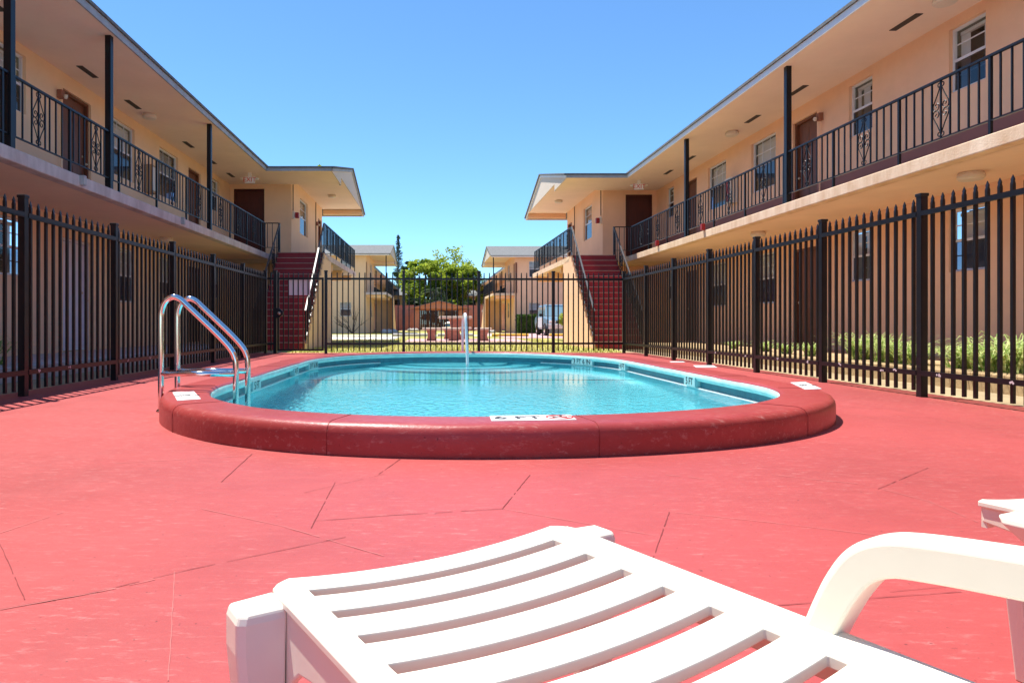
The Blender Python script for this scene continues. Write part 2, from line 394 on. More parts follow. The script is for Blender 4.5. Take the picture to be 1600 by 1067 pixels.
ring_sheet("pool_deck", deck_outer, hole, 0.0, M['deck'])
ring_sheet("ground", [(-300, -60), (300, -60), (300, 500), (-300, 500)], [(p[0] * 0.999, p[1] * 0.999 + .01) for p in deck_outer], -0.03, M['earth'])

# scored lines and cracks in the deck paint, followed from the photo onto the ground
def G(px, py, z=0.0):
    Y = FPX * (EYE - z) / (py - PY); return Vector(((px - PX) * Y / FPX, Y, z))
cr_d = MB(); cr_l = MB()
def crack(mb, pts, wd):
    P = [G(*p) for p in pts]; Q = []
    for a, b in zip(P, P[1:]):
        n = max(2, int((b - a).length / 0.03))
        for i in range(n): Q.append(a.lerp(b, i / n))
    Q.append(P[-1]); L = []; 
    for i, p in enumerate(Q):
        t = (Q[min(i + 1, len(Q) - 1)] - Q[max(i - 1, 0)]).normalized(); s_ = Vector((-t.y, t.x, 0))
        p = p + s_ * random.uniform(-0.0008, 0.0008); ww = wd * random.uniform(0.25, 0.6)
        L.append((p + s_ * ww / 2, p - s_ * ww / 2))
    vs = []; fs = []
    for a, b in L: vs += [(a.x, a.y, 0.002), (b.x, b.y, 0.002)]
    for i in range(len(L) - 1):
        if random.random() < 0.93: fs.append((2 * i, 2 * i + 1, 2 * i + 3, 2 * i + 2))
    mb.add(vs, fs)
for pts, wd in [([(0, 952), (150, 925), (300, 889), (540, 839)], .006), ([(486, 825), (525, 751)], .006), ([(492, 814), (600, 806), (785, 795)], .007),
                ([(394, 709), (346, 753)], .008), ([(785, 795), (828, 742)], .007), ([(1046, 800), (1020, 874)], .006), ([(1372, 764), (1450, 731)], .007),
                ([(1216, 946), (1400, 932), (1568, 920)], .005), ([(630, 714), (592, 741)], .008), ([(0, 850), (39, 937)], .004), ([(1390, 925), (1600, 905)], .003), ([(600, 741), (475, 770)], .004)]:
    crack(cr_d, pts, wd)
for pts, wd in [([(315, 795), (440, 822), (600, 869)], .006), ([(785, 795), (870, 810), (1028, 838)], .006), ([(273, 893), (263, 1064)], .004), ([(0, 953), (160, 924), (280, 897)], .007),
                ([(1048, 800), (1200, 816), (1368, 836)], .006), ([(1376, 764), (1450, 783), (1528, 816)], .006), ([(1040, 742), (1100, 748)], .008), ([(390, 712), (180, 724)], .009), ([(0, 833), (100, 800)], .006), ([(1205, 742), (1340, 756)], .008)]:
    crack(cr_l, pts, wd)
struct(cr_d.build("deck_cracks", mat("crack_dark", (0.20, 0.036, 0.036), 0.9), fix=False))
struct(cr_l.build("deck_scuff_lines", mat("crack_pale", (0.44, 0.14, 0.13), 0.9), fix=False))

# ------------------------------------------------------------------ pool
HC = 0.165
M['crackmat'] = mat('joint_dark', (0.20, 0.022, 0.022), 0.9)
pool = thing("swimming_pool", "oval swimming pool with raised red painted coping in the middle of the deck", "swimming pool", (PCX, 7.6, 0))
sweep("coping", [(0.335, -0.005), (0.337, 0.07), (0.336, 0.112), (0.331, 0.133), (0.318, 0.150), (0.300, 0.160), (0.278, HC), (0.20, HC + .001), (0.03, HC), (0.012, 0.163), (0.002, 0.156), (-0.004, 0.146)], M['coping'], pool, n=320, rough=True)
sweep("coping_lip", [(-0.004, 0.146), (-0.014, 0.13), (-0.016, 0.108), (-0.008, 0.088), (0.01, 0.076), (0.035, 0.074)], M['teal'], pool)
def fz(y): return -1.0 - max(0.0, 9.1 - y) * 0.16
def side_xs(y):
    P = pool_path(0.035, 240); lo, hi = None, None
    for a, b in zip(P, P[1:] + P[:1]):
        if (a.y - y) * (b.y - y) <= 0 and abs(a.y - b.y) > 1e-9:
            x = a.x + (b.x - a.x) * (y - a.y) / (b.y - a.y)
            lo = x if lo is None else min(lo, x); hi = x if hi is None else max(hi, x)
    return lo, hi
wl = MB(); LP = pool_path(0.035, 160)
lv = [-0.004, -0.05, -0.2, -0.5]
sweep('tile_band', [(0.035, 0.0745), (0.035, -0.004)], M['tileband'], pool)
vs = []; fs = []
for j in range(len(lv) + 1):
    for p in LP: vs.append((p.x, p.y, lv[j] if j < len(lv) else fz(p.y) - 0.02))
for j in range(len(lv)):
    for i in range(160): fs.append((j * 160 + i, j * 160 + (i + 1) % 160, (j + 1) * 160 + (i + 1) % 160, (j + 1) * 160 + i))
wl.add(vs, fs); wl.build("pool_wall", M['poolwall'], pool, smooth=True, fix=False)
def slices(z, y0, y1, n, wx=1):
    mb = MB(); vs = []; fs = []
    for i in range(n + 1):
        y = y0 + (y1 - y0) * (0.5 - 0.5 * math.cos(math.pi * i / n)); r = side_xs(min(max(y, y0 + 0.004), y1 - 0.004)); lo, hi = r
        for k in range(wx + 1): vs.append((lo + (hi - lo) * k / wx, y, z(y)))
    for i in range(n):
        for k in range(wx): fs.append((i * (wx + 1) + k, i * (wx + 1) + k + 1, (i + 1) * (wx + 1) + k + 1, (i + 1) * (wx + 1) + k))
    return mb.add(vs, fs)
yl = [p.y for p in LP]; y0, y1 = min(yl), max(yl)
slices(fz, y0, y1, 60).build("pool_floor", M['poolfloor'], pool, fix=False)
for k, (r, zt) in enumerate([(1.75, -0.72), (1.35, -0.48), (0.95, -0.26)]):
    mb = MB(); c = (PCX - 0.1, y1 - 0.18); vs = [(c[0], c[1] + 0.1, zt)]; fs = []
    N = 32
    for zz in (zt, -1.02):
        for i in range(N + 1):
            a = math.pi + math.pi * i / N; vs.append((c[0] + r * math.cos(a), c[1] + r * 0.95 * math.sin(a), zz))
    for i in range(N): fs += [(0, 1 + i, 2 + i), (1 + i, N + 2 + i, N + 3 + i, 2 + i)]
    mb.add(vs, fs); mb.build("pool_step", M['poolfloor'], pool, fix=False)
    mb = MB(); mb.tube([(c[0] + (r - .02) * math.cos(math.pi + math.pi * i / N), c[1] + (r - .02) * .95 * math.sin(math.pi + math.pi * i / N), zt + .004) for i in range(N + 1)], 0.022, 5)
    mb.build("step_edge_line", mat("step_line_%d" % k, (0.01, 0.07, 0.12), 0.6), pool)
mb = MB(); lo, hi = side_xs(9.1)
mb.box(lo + .01, hi - .01, 9.07, 9.13, -1.012, -0.99); pass
mb.build("depth_change_line", M['ink'], pool)
# white strip modelled for the bright glint at the water, along the two long sides
P = pool_path(0.032, 240); Pi = pool_path(0.004, 240)
for sd_ in (-1, 1):
  mb = MB()
  for i in range(240):
    a, b = P[i], P[(i + 1) % 240]; c, d = Pi[i], Pi[(i + 1) % 240]
    if 4.2 < a.y < 11.5 and 4.2 < b.y < 11.5 and (a.x - PCX) * sd_ > 0:
        mb.quad((c.x, c.y, 0.006), (d.x, d.y, 0.006), (b.x, b.y, 0.010), (a.x, a.y, 0.010)); mb.quad((c.x, c.y, -0.01), (d.x, d.y, -0.01), (d.x, d.y, 0.006), (c.x, c.y, 0.006))
  mb.build("waterline_glint", M['tile'], pool, fix=False)
wo = slices(lambda y: 0.0, y0, y1, 60, 12).build("water", M['water'], fix=False)
for p in wo.data.polygons: p.use_smooth = True
if wo.data.polygons[0].normal.z < 0: wo.data.flip_normals()
struct(wo)
# sunlight refracted through the surface reaches the walls, steps and floor (shadow caustics)
sl.cycles.is_caustics_light = True; wo.cycles.is_caustics_caster = True
for o in pool.children: o.cycles.is_caustics_receiver = o.name.split('.')[0] in ('pool_floor', 'pool_wall', 'pool_step', 'step_edge_line', 'depth_change_line')

for f in [0.02 + q * 0.055 + random.uniform(-.006, .006) for q in range(18)]:
    i = int(f * 160); j_ = MB(); pr = [(0.339, -0.005), (0.340, 0.07), (0.339, 0.113), (0.333, 0.1345), (0.319, 0.1515), (0.301, 0.1615), (0.278, HC + .0016), (0.20, HC + .0022), (0.03, HC + .0016)]
    j_.tube([tuple(Vector((pool_path(r)[i].x, pool_path(r)[i].y, z))) for r, z in pr], 0.0014, 5); j_.build("coping_joint", M['crackmat'], pool)
# depth markers: flat tiles on the coping, upright tiles on the wall
def flat_tile(px0, py0, px1, py1, px2, py2, body, size, symbol=False):
    """near-left, near-right and far-left corner pixels on the coping top"""
    a, b, c = G(px0, py0, HC), G(px1, py1, HC), G(px2, py2, HC); d = b + c - a
    n = MB(); up = Vector((0, 0, 0.004))
    n.add([tuple(x) for x in (a, b, d, c, a + up, b + up, d + up, c + up)], [(0, 3, 2, 1), (4, 5, 6, 7), (0, 1, 5, 4), (1, 2, 6, 5), (2, 3, 7, 6), (3, 0, 4, 7)])
    t = n.build("depth_tile", M['tile'], pool)
    ctr = (a + d) / 2 + Vector((0, 0, 0.0045)); xd = b - a; yd = c - a
    if symbol:
        text("lettering", body, size, M['ink'], t, frame(ctr - xd * 0.17, xd, yd), bold=0.012)
        o = ctr + xd * 0.33; X = xd.normalized(); Y = (yd - X * yd.dot(X)).normalized(); rr = yd.length * 0.36
        s_ = MB(); s_.tube([tuple(o + X * rr * math.cos(q * math.pi / 12) + Y * rr * math.sin(q * math.pi / 12)) for q in range(25)], 0.004, 5)
        s_.tube([tuple(o + X * rr * .7 - Y * rr * .7), tuple(o - X * rr * .7 + Y * rr * .7)], 0.0035, 5)
        s_.build("prohibition_ring", M['redink'], t)
        s_ = MB(); s_.tube([tuple(o - X * rr * .55 - Y * rr * .1), tuple(o + Y * rr * .15), tuple(o + X * rr * .5 - Y * rr * .25)], 0.005, 5)
        s_.tube([tuple(o + X * rr * .15 + Y * rr * .35), tuple(o + X * rr * .25 + Y * rr * .38)], 0.008, 6); s_.build("diver_mark", M['ink'], t)
    elif body:
        text("lettering", body, size, M['ink'], t, frame(ctr, xd, yd))
    return t
flat_tile(768, 658.5, 901, 656.5, 765, 650.5, "6 FT", 0.14, True)
flat_tile(277, 626.5, 314, 624, 269.5, 613.5, "NO\nDIVING", 0.05)
flat_tile(1258, 609, 1284, 608, 1235, 598, "NO\nDIVING", 0.05)
flat_tile(1088, 574.5, 1121, 574.5, 1083, 571.2, None, 0)
flat_tile(1049, 566.3, 1071, 566.3, 1046, 565.0, None, 0)
WP = pool_path(0.03, 400)
def wall_tile(y, side, body, wd):
    c = [p for p in WP if (p.x > PCX) == (side > 0)]; p = min(c, key=lambda q: abs(q.y - y)); i = WP.index(p)
    t = (WP[(i + 1) % 400] - WP[i - 1]).normalized(); nrm = Vector((-t.y, t.x, 0))
    xd = -t; ctr = p + nrm * 0.004 + Vector((0, 0, 0.062))
    m_ = MB(); a = ctr - xd * wd / 2; b = ctr + xd * wd / 2; z = Vector((0, 0, 0.048)); k = -nrm * 0.02
    k2 = nrm * 0.050
    m_.add([tuple(v) for v in (a - z + k, b - z + k, b + z + k, a + z + k, a - z + k2, b - z + k2, b + z + k2, a + z + k2)], [(0, 3, 2, 1), (4, 5, 6, 7), (0, 1, 5, 4), (1, 2, 6, 5), (2, 3, 7, 6), (3, 0, 4, 7)])
    o = m_.build("depth_tile", mat("teal_tile_" + body, (0.30, 0.55, 0.56), 0.4), pool)
    text("lettering", body, 0.105, M['ink'], o, frame(ctr + k2 + nrm * 0.0015, xd, (0, 0, 1)))
wall_tile(7.1, 1, "5 FT", 0.30); wall_tile(9.55, 1, "4 FT", 0.26); wall_tile(10.75, 1, "3 FT 6 IN", 0.50)
wall_tile(6.6, -1, "5 FT", 0.30); wall_tile(8.55, -1, "4 FT", 0.26); wall_tile(9.7, -1, "3 FT 6 IN", 0.50)

# ------------------------------------------------------------------ pool ladder and step rail
lad = thing("pool_ladder", "polished steel pool ladder arching over the left rim of the pool", "pool ladder", (-1.85, 5.2, HC))
for Y in (5.1, 5.43):
    pa = [(-2.025, Y, 0.0 if Y < 5.3 else 0.08), (-2.025, Y, 0.40), (-2.025, Y, 0.66), (-2.02, Y, 0.755), (-1.99, Y, 0.826), (-1.935, Y, 0.858), (-1.88, Y, 0.84), (-1.825, Y, 0.79), (-1.73, Y, 0.70), (-1.605, Y, 0.58), (-1.515, Y, 0.482), (-1.478, Y, 0.415), (-1.466, Y, 0.335), (-1.466, Y, 0.1), (-1.466, Y, -0.9)]
    r_ = MB().tube(spline(pa, 6), 0.0215, 14).build("rail", M['chrome'], lad, smooth=True)
    MB().tube([(-2.025, Y, 0.287), (-1.466, Y, 0.283)], 0.021, 14).build("crossbar", M['chrome'], lad, smooth=True)
    MB().lathe([(0.036, 0.0), (0.036, 0.008), (0.026, 0.02)], (-2.025, Y, 0.0 if Y < 5.3 else 0.128), 16).build("foot_flange", M['coping'] if Y > 5.2 else M['chrome'], lad, smooth=True)
for z in (-0.15, -0.45, -0.75):
    MB().box(-1.51, -1.42, 5.09, 5.44, z - 0.012, z + 0.012).build("tread", M['white'], lad, bevel=0.006)
hr = thing("step_handrail", "slim white metal handrail standing in the pool steps at the far end", "handrail", (0.55, 11.6, 0))
MB().tube(spline([(0.575, 11.0, -0.5), (0.572, 11.05, 0.1), (0.560, 11.14, 0.5), (0.552, 11.2, 0.74), (0.55, 11.26, 0.80), (0.55, 11.36, 0.815), (0.55, 11.8, 0.79), (0.55, 12.1, 0.74), (0.55, 12.25, 0.62), (0.55, 12.28, 0.4), (0.55, 12.28, 0.0)], 6), 0.024, 12).build("rail", mat("white_rail", (0.8, 0.8, 0.82), 0.2), hr, smooth=True)

# ------------------------------------------------------------------ picket fences and gate
def picket(mb, p, d, top, bot, wd=0.0245, tip=0.07):
    """square picket with a pressed spear tip; d = direction along the fence"""
    d = Vector(d).normalized(); n = Vector((-d.y, d.x, 0)); h = wd / 2
    def ring(z, a, b): return [tuple(Vector((p[0], p[1], z)) + d * sx * a + n * sy * b) for sx, sy in ((-1, -1), (1, -1), (1, 1), (-1, 1))]
    vs = ring(bot, h, h) + ring(top - tip, h, h) + ring(top - tip * 0.72, h * 0.72, h * 0.72) + ring(top - tip * 0.5, h * 1.15, h * 0.55) + ring(top, h * 0.12, h * 0.12)
    fs = [(0, 3, 2, 1), (16, 17, 18, 19)]
    for k in range(4):
        for i in range(4): fs.append((k * 4 + i, k * 4 + (i + 1) % 4, k * 4 + 4 + (i + 1) % 4, k * 4 + 4 + i))
    mb.add(vs, fs)
def fence(name, label, A, B, posts, npk, side, cat="fence", first=True, last=True, chips=()):
    """A, B: end points; posts: list of fractions; npk pickets in each bay"""
    A = Vector((*A, 0)); B = Vector((*B, 0)); d = (B - A).normalized()
    t = thing(name, label, cat, tuple(A.lerp(B, 0.5)))
    nr = Vector((-d.y, d.x, 0)) * side
    P = [A.lerp(B, f) for f in posts]
    for i, p in enumerate(P):
        if (i == 0 and not first) or (i == len(P) - 1 and not last): continue
        m_ = MB(); m_.beam(p, p + Vector((0, 0, 1.80)), 0.062, 0.062, up=d)
        o = m_.build("post", M['fence'], t)
        c = MB(); c.beam(p + Vector((0, 0, 1.80)), p + Vector((0, 0, 1.828)), 0.078, 0.078, up=d); c.build("post_cap", M['fence'], o, bevel=0.006)
    for a, b in zip(P, P[1:]):
        for z in (0.215, 1.645):
            m_ = MB(); m_.beam(a + d * 0.031 + nr * 0.02 + Vector((0, 0, z)), b - d * 0.031 + nr * 0.02 + Vector((0, 0, z)), 0.03, 0.044); m_.build("rail", M['fence'], t)
        for k in range(npk):
            p = a.lerp(b, (k + 1) / (npk + 1)); m_ = MB(); picket(m_, p - nr * 0.009, d, 1.795, 0.05); m_.build("picket", M['fence'], t)
    for f, z in chips:
        p = A.lerp(B, f) + nr * 0.0365 + Vector((0, 0, z)); m_ = MB()
        for q in range(4):
            e = d * random.uniform(-0.02, 0.02) + Vector((0, 0, random.uniform(-0.014, 0.014)))
            m_.lathe([(0.010, 0), (0.006, 0.001)], tuple(p + e), 6, 'x' if abs(d.y) > abs(d.x) else 'y')
        m_.build("paint_chip", M['chip'], t)
    return t
RC = (4.30, 15.3); LC = (-3.66, 15.0)
ra = Vector((4.41 + 0.11 / 9.155 * 1.53 * 2, 6.145 - 1.526 * 2)); 
fence("picket_fence", "tall black spiked picket fence along the right side of the pool deck", tuple(ra), RC, [k / 8 for k in range(9)], 12, 1, chips=[(0.135, .215), (0.17, .22), (0.23, .215), (0.275, .22), (0.29, .215), (0.345, .22), (0.395, .215), (0.45, .215), (0.52, .22), (0.60, .215)])
la = Vector((-3.66 - 0.008 * 8.79, 6.21 - 1.758))
fence("picket_fence", "tall black spiked picket fence in shade along the left side of the pool deck", tuple(la), LC, [k / 6 for k in range(7)], 13, -1, chips=[(0.185, .215), (0.235, .22), (0.36, .215), (0.42, .215)])
def fx(px): return (px - PX) * 15.2 / FPX
gl, gr = fx(433), fx(511)
def yl_(x): return 15.0 + (x + 3.66) / 7.96 * 0.3
fp = [gr, fx(631), fx(748), fx(865), 4.30]
A = (gr, yl_(gr)); B = (4.30, 15.3)
fence("picket_fence", "black picket fence across the far end of the pool deck, in front of the lawn", A, B, [(x - gr) / (4.30 - gr) for x in fp], 13, -1, last=False)
# short infill by the left corner belongs to the gate's frame
A = (-3.66, 15.0)
g = thing("pool_gate", "black picket gate with round latch in front of the left stairs", "gate", ((gl + gr) / 2, yl_(gl), 0))
m_ = MB(); m_.box(gl - 0.035, gl + 0.035, 14.98, 15.05, 0, 1.80); o = m_.build("gate_post", M['fence'], g)
MB().box(gl - 0.044, gl + 0.044, 14.971, 15.059, 1.80, 1.828).build("post_cap", M['fence'], o, bevel=0.006)
for z in (0.215, 1.645):
    MB().box(-3.62, gl - 0.04, 14.99, 15.02, z - 0.022, z + 0.022).build("side_rail", M['fence'], g)
    pass
m_ = MB(); picket(m_, (-3.54, 15.02), (1, 0, 0), 1.795, 0.05); m_.build("picket", M['fence'], g)
a, b = gl + 0.05, gr - 0.045
m_ = MB(); m_.box(a, a + 0.04, 14.99, 15.03, 0.06, 1.79); m_.box(b - 0.04, b, 14.99, 15.03, 0.06, 1.67)
m_.box(a + 0.04, b - 0.04, 14.992, 15.028, 1.624, 1.668); m_.box(a + 0.04, b - 0.04, 14.992, 15.028, 0.06, 0.10)
m_.build("gate_frame", M['fence'], g)
for k in range(8):
    x = a + 0.02 + (b - a - 0.04) * (k + 1) / 9; m_ = MB(); picket(m_, (x, 15.035), (1, 0, 0), 1.795, 0.10, 0.022); m_.build("picket", M['fence'], g)
m_ = MB(); m_.prism([(gl - .03, .78), (gl + .10, .78), (gl + .19, .86), (gl + .19, .92), (gl + .10, 1.0), (gl - .03, 1.0)], 'y', 14.93, 14.975); lb = m_.build("latch_guard", M['fence'], g, bevel=0.006)
MB().lathe([(0.0, -0.02), (0.03, -0.018), (0.036, -0.005), (0.036, 0.0)], (gl + 0.105, 14.93, 0.885), 16, 'y').build("lock_knob", M['brass'], lb, smooth=True)
m_ = MB(); m_.box(fx(452), fx(486.5), 15.062, 15.068, 1.285, 1.63)
tag(m_.build("notice_board", M['white']), "blank white notice sheet fixed behind the bars of the pool gate", "sign")

# ------------------------------------------------------------------ apartment buildings
FL, SOF, SLB, RAIL = 2.77, 5.18, 2.60, 3.685
def scroll(mb, P):
    """wrought scroll: P(u, z) -> point; u in metres from the middle bar, z from mid height"""
    q = [(.016, .292), (.03, .285), (.046, .298), (.048, .320), (.034, .336), (.014, .328), (.009, .306), (.022, .27), (.06, .19), (.105, .115), (.126, .07), (.124, .025), (.098, -.002), (.06, .004), (.036, .030), (.034, .062), (.054, .088), (.082, .080), (.088, .056), (.070, .044)]
    for s in (-1, 1):
        for t in (-1, 1):
            pts = [P(s * u, t * z) for u, z in q]
            mb.tube(spline(pts, 3), 0.0074, 4)
def railing(root, P, L, posts, scrolls, spacing, detail=True, z0=FL, name="balcony_railing", slope=0.0, top=RAIL - FL, low=0.17, ends=True):
    """P(u, z, d): along, up, across; slope = dz/du"""
    Z = lambda u, h: z0 + slope * u + h
    m_ = MB(); m_.beam(P(0, Z(0, top - .015), 0), P(L, Z(L, top - .015), 0), 0.042, 0.026); m_.beam(P(0, Z(0, low), 0), P(L, Z(L, low), 0), 0.03, 0.014)
    def vbar(mb, u, h0, h1, w): mb.beam(P(u, Z(u, h0), 0), P(u, Z(u, h1), 0), w, w, up=Vector(P(u + 1, 0, 0)) - Vector(P(u, 0, 0)))
    us = []
    k = 0
    while k * spacing < L - 0.03:
        u = k * spacing + spacing * 0.5
        if u < L and all(abs(u - p) > spacing * 0.35 for p in posts) and all(abs(u - c) > spacing * 1.6 for c in scrolls): us.append(u)
        k += 1
    for c in scrolls: us += [c - spacing, c, c + spacing]
    if not detail:
        for u in us:
            if 0 < u < L: vbar(m_, u, low, top - .02, 0.016)
    o = m_.build(name, M['handrail'] if 'stair' in name else M['iron'], root)
    if detail:
        for u in us:
            if 0.02 < u < L - 0.02: b_ = MB(); vbar(b_, u, low, top - .025, 0.0175); b_.build("baluster", M['iron'], o)
    for p in posts:
        if -0.01 <= p <= L + .01: b_ = MB(); vbar(b_, p, -0.03, top - .03, 0.032); b_.build("railing_post", M['iron'], o)
    for c in scrolls:
        if 0.15 < c < L - 0.15:
            b_ = MB(); mid = (low + top) / 2 - 0.01; k = (top - low) / 0.76
            scroll(b_, lambda u, z: P(c + u * spacing / 0.149, Z(c + u, mid + z * k), 0)); b_.build("scroll_ornament", M['iron'], o)
    return o

def wall_open(mb, P, u0, u1, z0, z1, ops, depth=0.10):
    us = sorted({u0, u1} | {x for o in ops for x in o[:2] if u0 < x < u1}); zs = sorted({z0, z1} | {x for o in ops for x in o[2:4] if z0 < x < z1})
    for a, b in zip(us, us[1:]):
        for c, d in zip(zs, zs[1:]):
            um, zm = (a + b) / 2, (c + d) / 2
            if any(o[0] < um < o[1] and o[2] < zm < o[3] for o in ops): continue
            mb.quad(P(a, c, 0), P(b, c, 0), P(b, d, 0), P(a, d, 0))
    for o in ops:
        a, b, c, d = max(o[0], u0), min(o[1], u1), max(o[2], z0), min(o[3], z1)
        if a >= b or c >= d: continue
        if o[0] >= u0: mb.quad(P(a, c, 0), P(a, d, 0), P(a, d, depth), P(a, c, depth))
        if o[1] <= u1: mb.quad(P(b, c, 0), P(b, d, 0), P(b, d, depth), P(b, c, depth))
        if o[3] <= z1: mb.quad(P(a, d, 0), P(b, d, 0), P(b, d, depth), P(a, d, depth))
        if o[2] >= z0 and o[2] > 0.2: mb.quad(P(a, c, 0), P(b, c, 0), P(b, c, depth), P(a, c, depth))

def wbox(mb, P, u0, u1, z0, z1, d0, d1):
    mb.add([P(u0, z0, d0), P(u1, z0, d0), P(u1, z0, d1), P(u0, z0, d1), P(u0, z1, d0), P(u1, z1, d0), P(u1, z1, d1), P(u0, z1, d1)],
           [(0, 3, 2, 1), (4, 5, 6, 7), (0, 1, 5, 4), (1, 2, 6, 5), (2, 3, 7, 6), (3, 0, 4, 7)])

def window(root, P, u0, u1, z0, z1, kind, blind='v', detail=True):
    f = MB(); t = 0.035; d0, d1 = 0.055, 0.098
    wbox(f, P, u0, u0 + t, z0, z1, d0, d1); wbox(f, P, u1 - t, u1, z0, z1, d0, d1); wbox(f, P, u0 + t, u1 - t, z0, z0 + t, d0, d1); wbox(f, P, u0 + t, u1 - t, z1 - t, z1, d0, d1)
    zm = (z0 + z1) / 2; wbox(f, P, u0 + t, u1 - t, zm - .02, zm + .02, d0 + .006, d1)
    n = 1 if kind == 'A' else 3
    for za, zb in ((z0 + t, zm - .02), (zm + .02, z1 - t)):
        zz = (za + zb) / 2; wbox(f, P, u0 + t, u1 - t, zz - .008, zz + .008, d0 + .02, d1 - .012)
        for k in range(1, n): uu = u0 + t + (u1 - u0 - 2 * t) * k / n; wbox(f, P, uu - .007, uu + .007, za, zz - .008, d0 + .021, d1 - .013); wbox(f, P, uu - .007, uu + .007, zz + .008, zb, d0 + .021, d1 - .013)
    w_ = f.build("window", M['alu'], root)
    s_ = MB(); wbox(s_, P, u0 + .01, u1 - .01, z0 - .02, z0, 0.02, 0.098); s_.build("sill", M['wall_r'] if root.get('side') == 'r' else M['wall_l'], w_)
    p_ = MB(); p_.quad(P(u0 + t, zm + .02, d1 - .014 + .004), P(u1 - t, zm + .02, d1 - .010), P(u1 - t, z1 - t, d1 - .010), P(u0 + t, z1 - t, d1 - .010)); p_.build("pane", M['pane'], w_, fix=False)
    q_ = MB(); q_.quad(P(u0 + t, z0 + t, d1 - .03), P(u1 - t, z0 + t, d1 - .03), P(u1 - t, zm - .02, d1 - .03), P(u0 + t, zm - .02, d1 - .03)); q_.build("insect_screen", M['screen'], w_, fix=False)
    b_ = MB()
    if blind == 'v':
        u = u0 + 0.05
        while u < u1 - 0.05:
            if random.random() < (1.0 if kind == 'B' else 0.6): b_.quad(P(u, z0 + .05, .17), P(u + .065, z0 + .05, .15), P(u + .065, z1 - .1, .15), P(u, z1 - .1, .17))
            u += 0.085
        wbox(b_, P, u0 + .04, u1 - .04, z1 - .1, z1 - .05, .14, .19)
    else:
        z = z0 + 0.04
        while z < z1 - 0.05:
            b_.quad(P(u0 + .04, z, .15), P(u1 - .04, z, .15), P(u1 - .04, z + .026, .165), P(u0 + .04, z + .026, .165)); z += 0.03
    b_.build("blind", M['blind'], w_, fix=False)
    r_ = MB(); wbox(r_, P, u0 + .002, u1 - .002, z0 + .002, z1 - .002, .30, .32); r_.build("room_dark_sheet", M['inside'], w_)  # dark sheet in place of the unlit room behind the glass
    return w_

def door(root, P, u0, u1, z0, z1, m='door', number=None, flip=1, hinge=1):
    f = MB(); t = 0.05
    wbox(f, P, u0, u0 + t, z0, z1, .05, .16); wbox(f, P, u1 - t, u1, z0, z1, .05, .16); wbox(f, P, u0 + t, u1 - t, z1 - t, z1, .05, .16)
    wbox(f, P, u0 + t, u1 - t, z0 + .01, z1 - t, .115, .155)
    uw = u1 - u0 - 2 * t; zh = z1 - z0                      # raised panels pressed into the leaf
    for ua, ub in ((.14, .46), (.54, .86)):
        for za, zb in ((.10, .40), (.46, .72), (.77, .92)):
            wbox(f, P, u0 + t + uw * ua, u0 + t + uw * ub, z0 + zh * za, z0 + zh * zb, .109, .116)
    d = f.build("door", M[m], root)
    hu = u1 - t - .07 if hinge > 0 else u0 + t + .07
    h = MB(); h.lathe([(0.0, 0), (0.028, .004), (0.03, .02), (0.018, .035), (0.012, .055)], P(hu, z0 + .95, .055), 12, 'x' if abs(P(0, 0, 1)[0] - P(0, 0, 0)[0]) > .5 else 'y'); h.tube([P(hu, z0 + 1.1, .10), P(hu, z0 + 1.1, .117)], 0.022, 10); h.build("handle", M['brass'], d, smooth=True)
    if number:
        c = Vector(P((u0 + u1) / 2, z0 + zh * .745, .103)); xd = (Vector(P(1, 0, 0)) - Vector(P(0, 0, 0))) * flip
        text("number", number, 0.13, M['ink'], d, frame(c, xd, (0, 0, 1)))
    return d

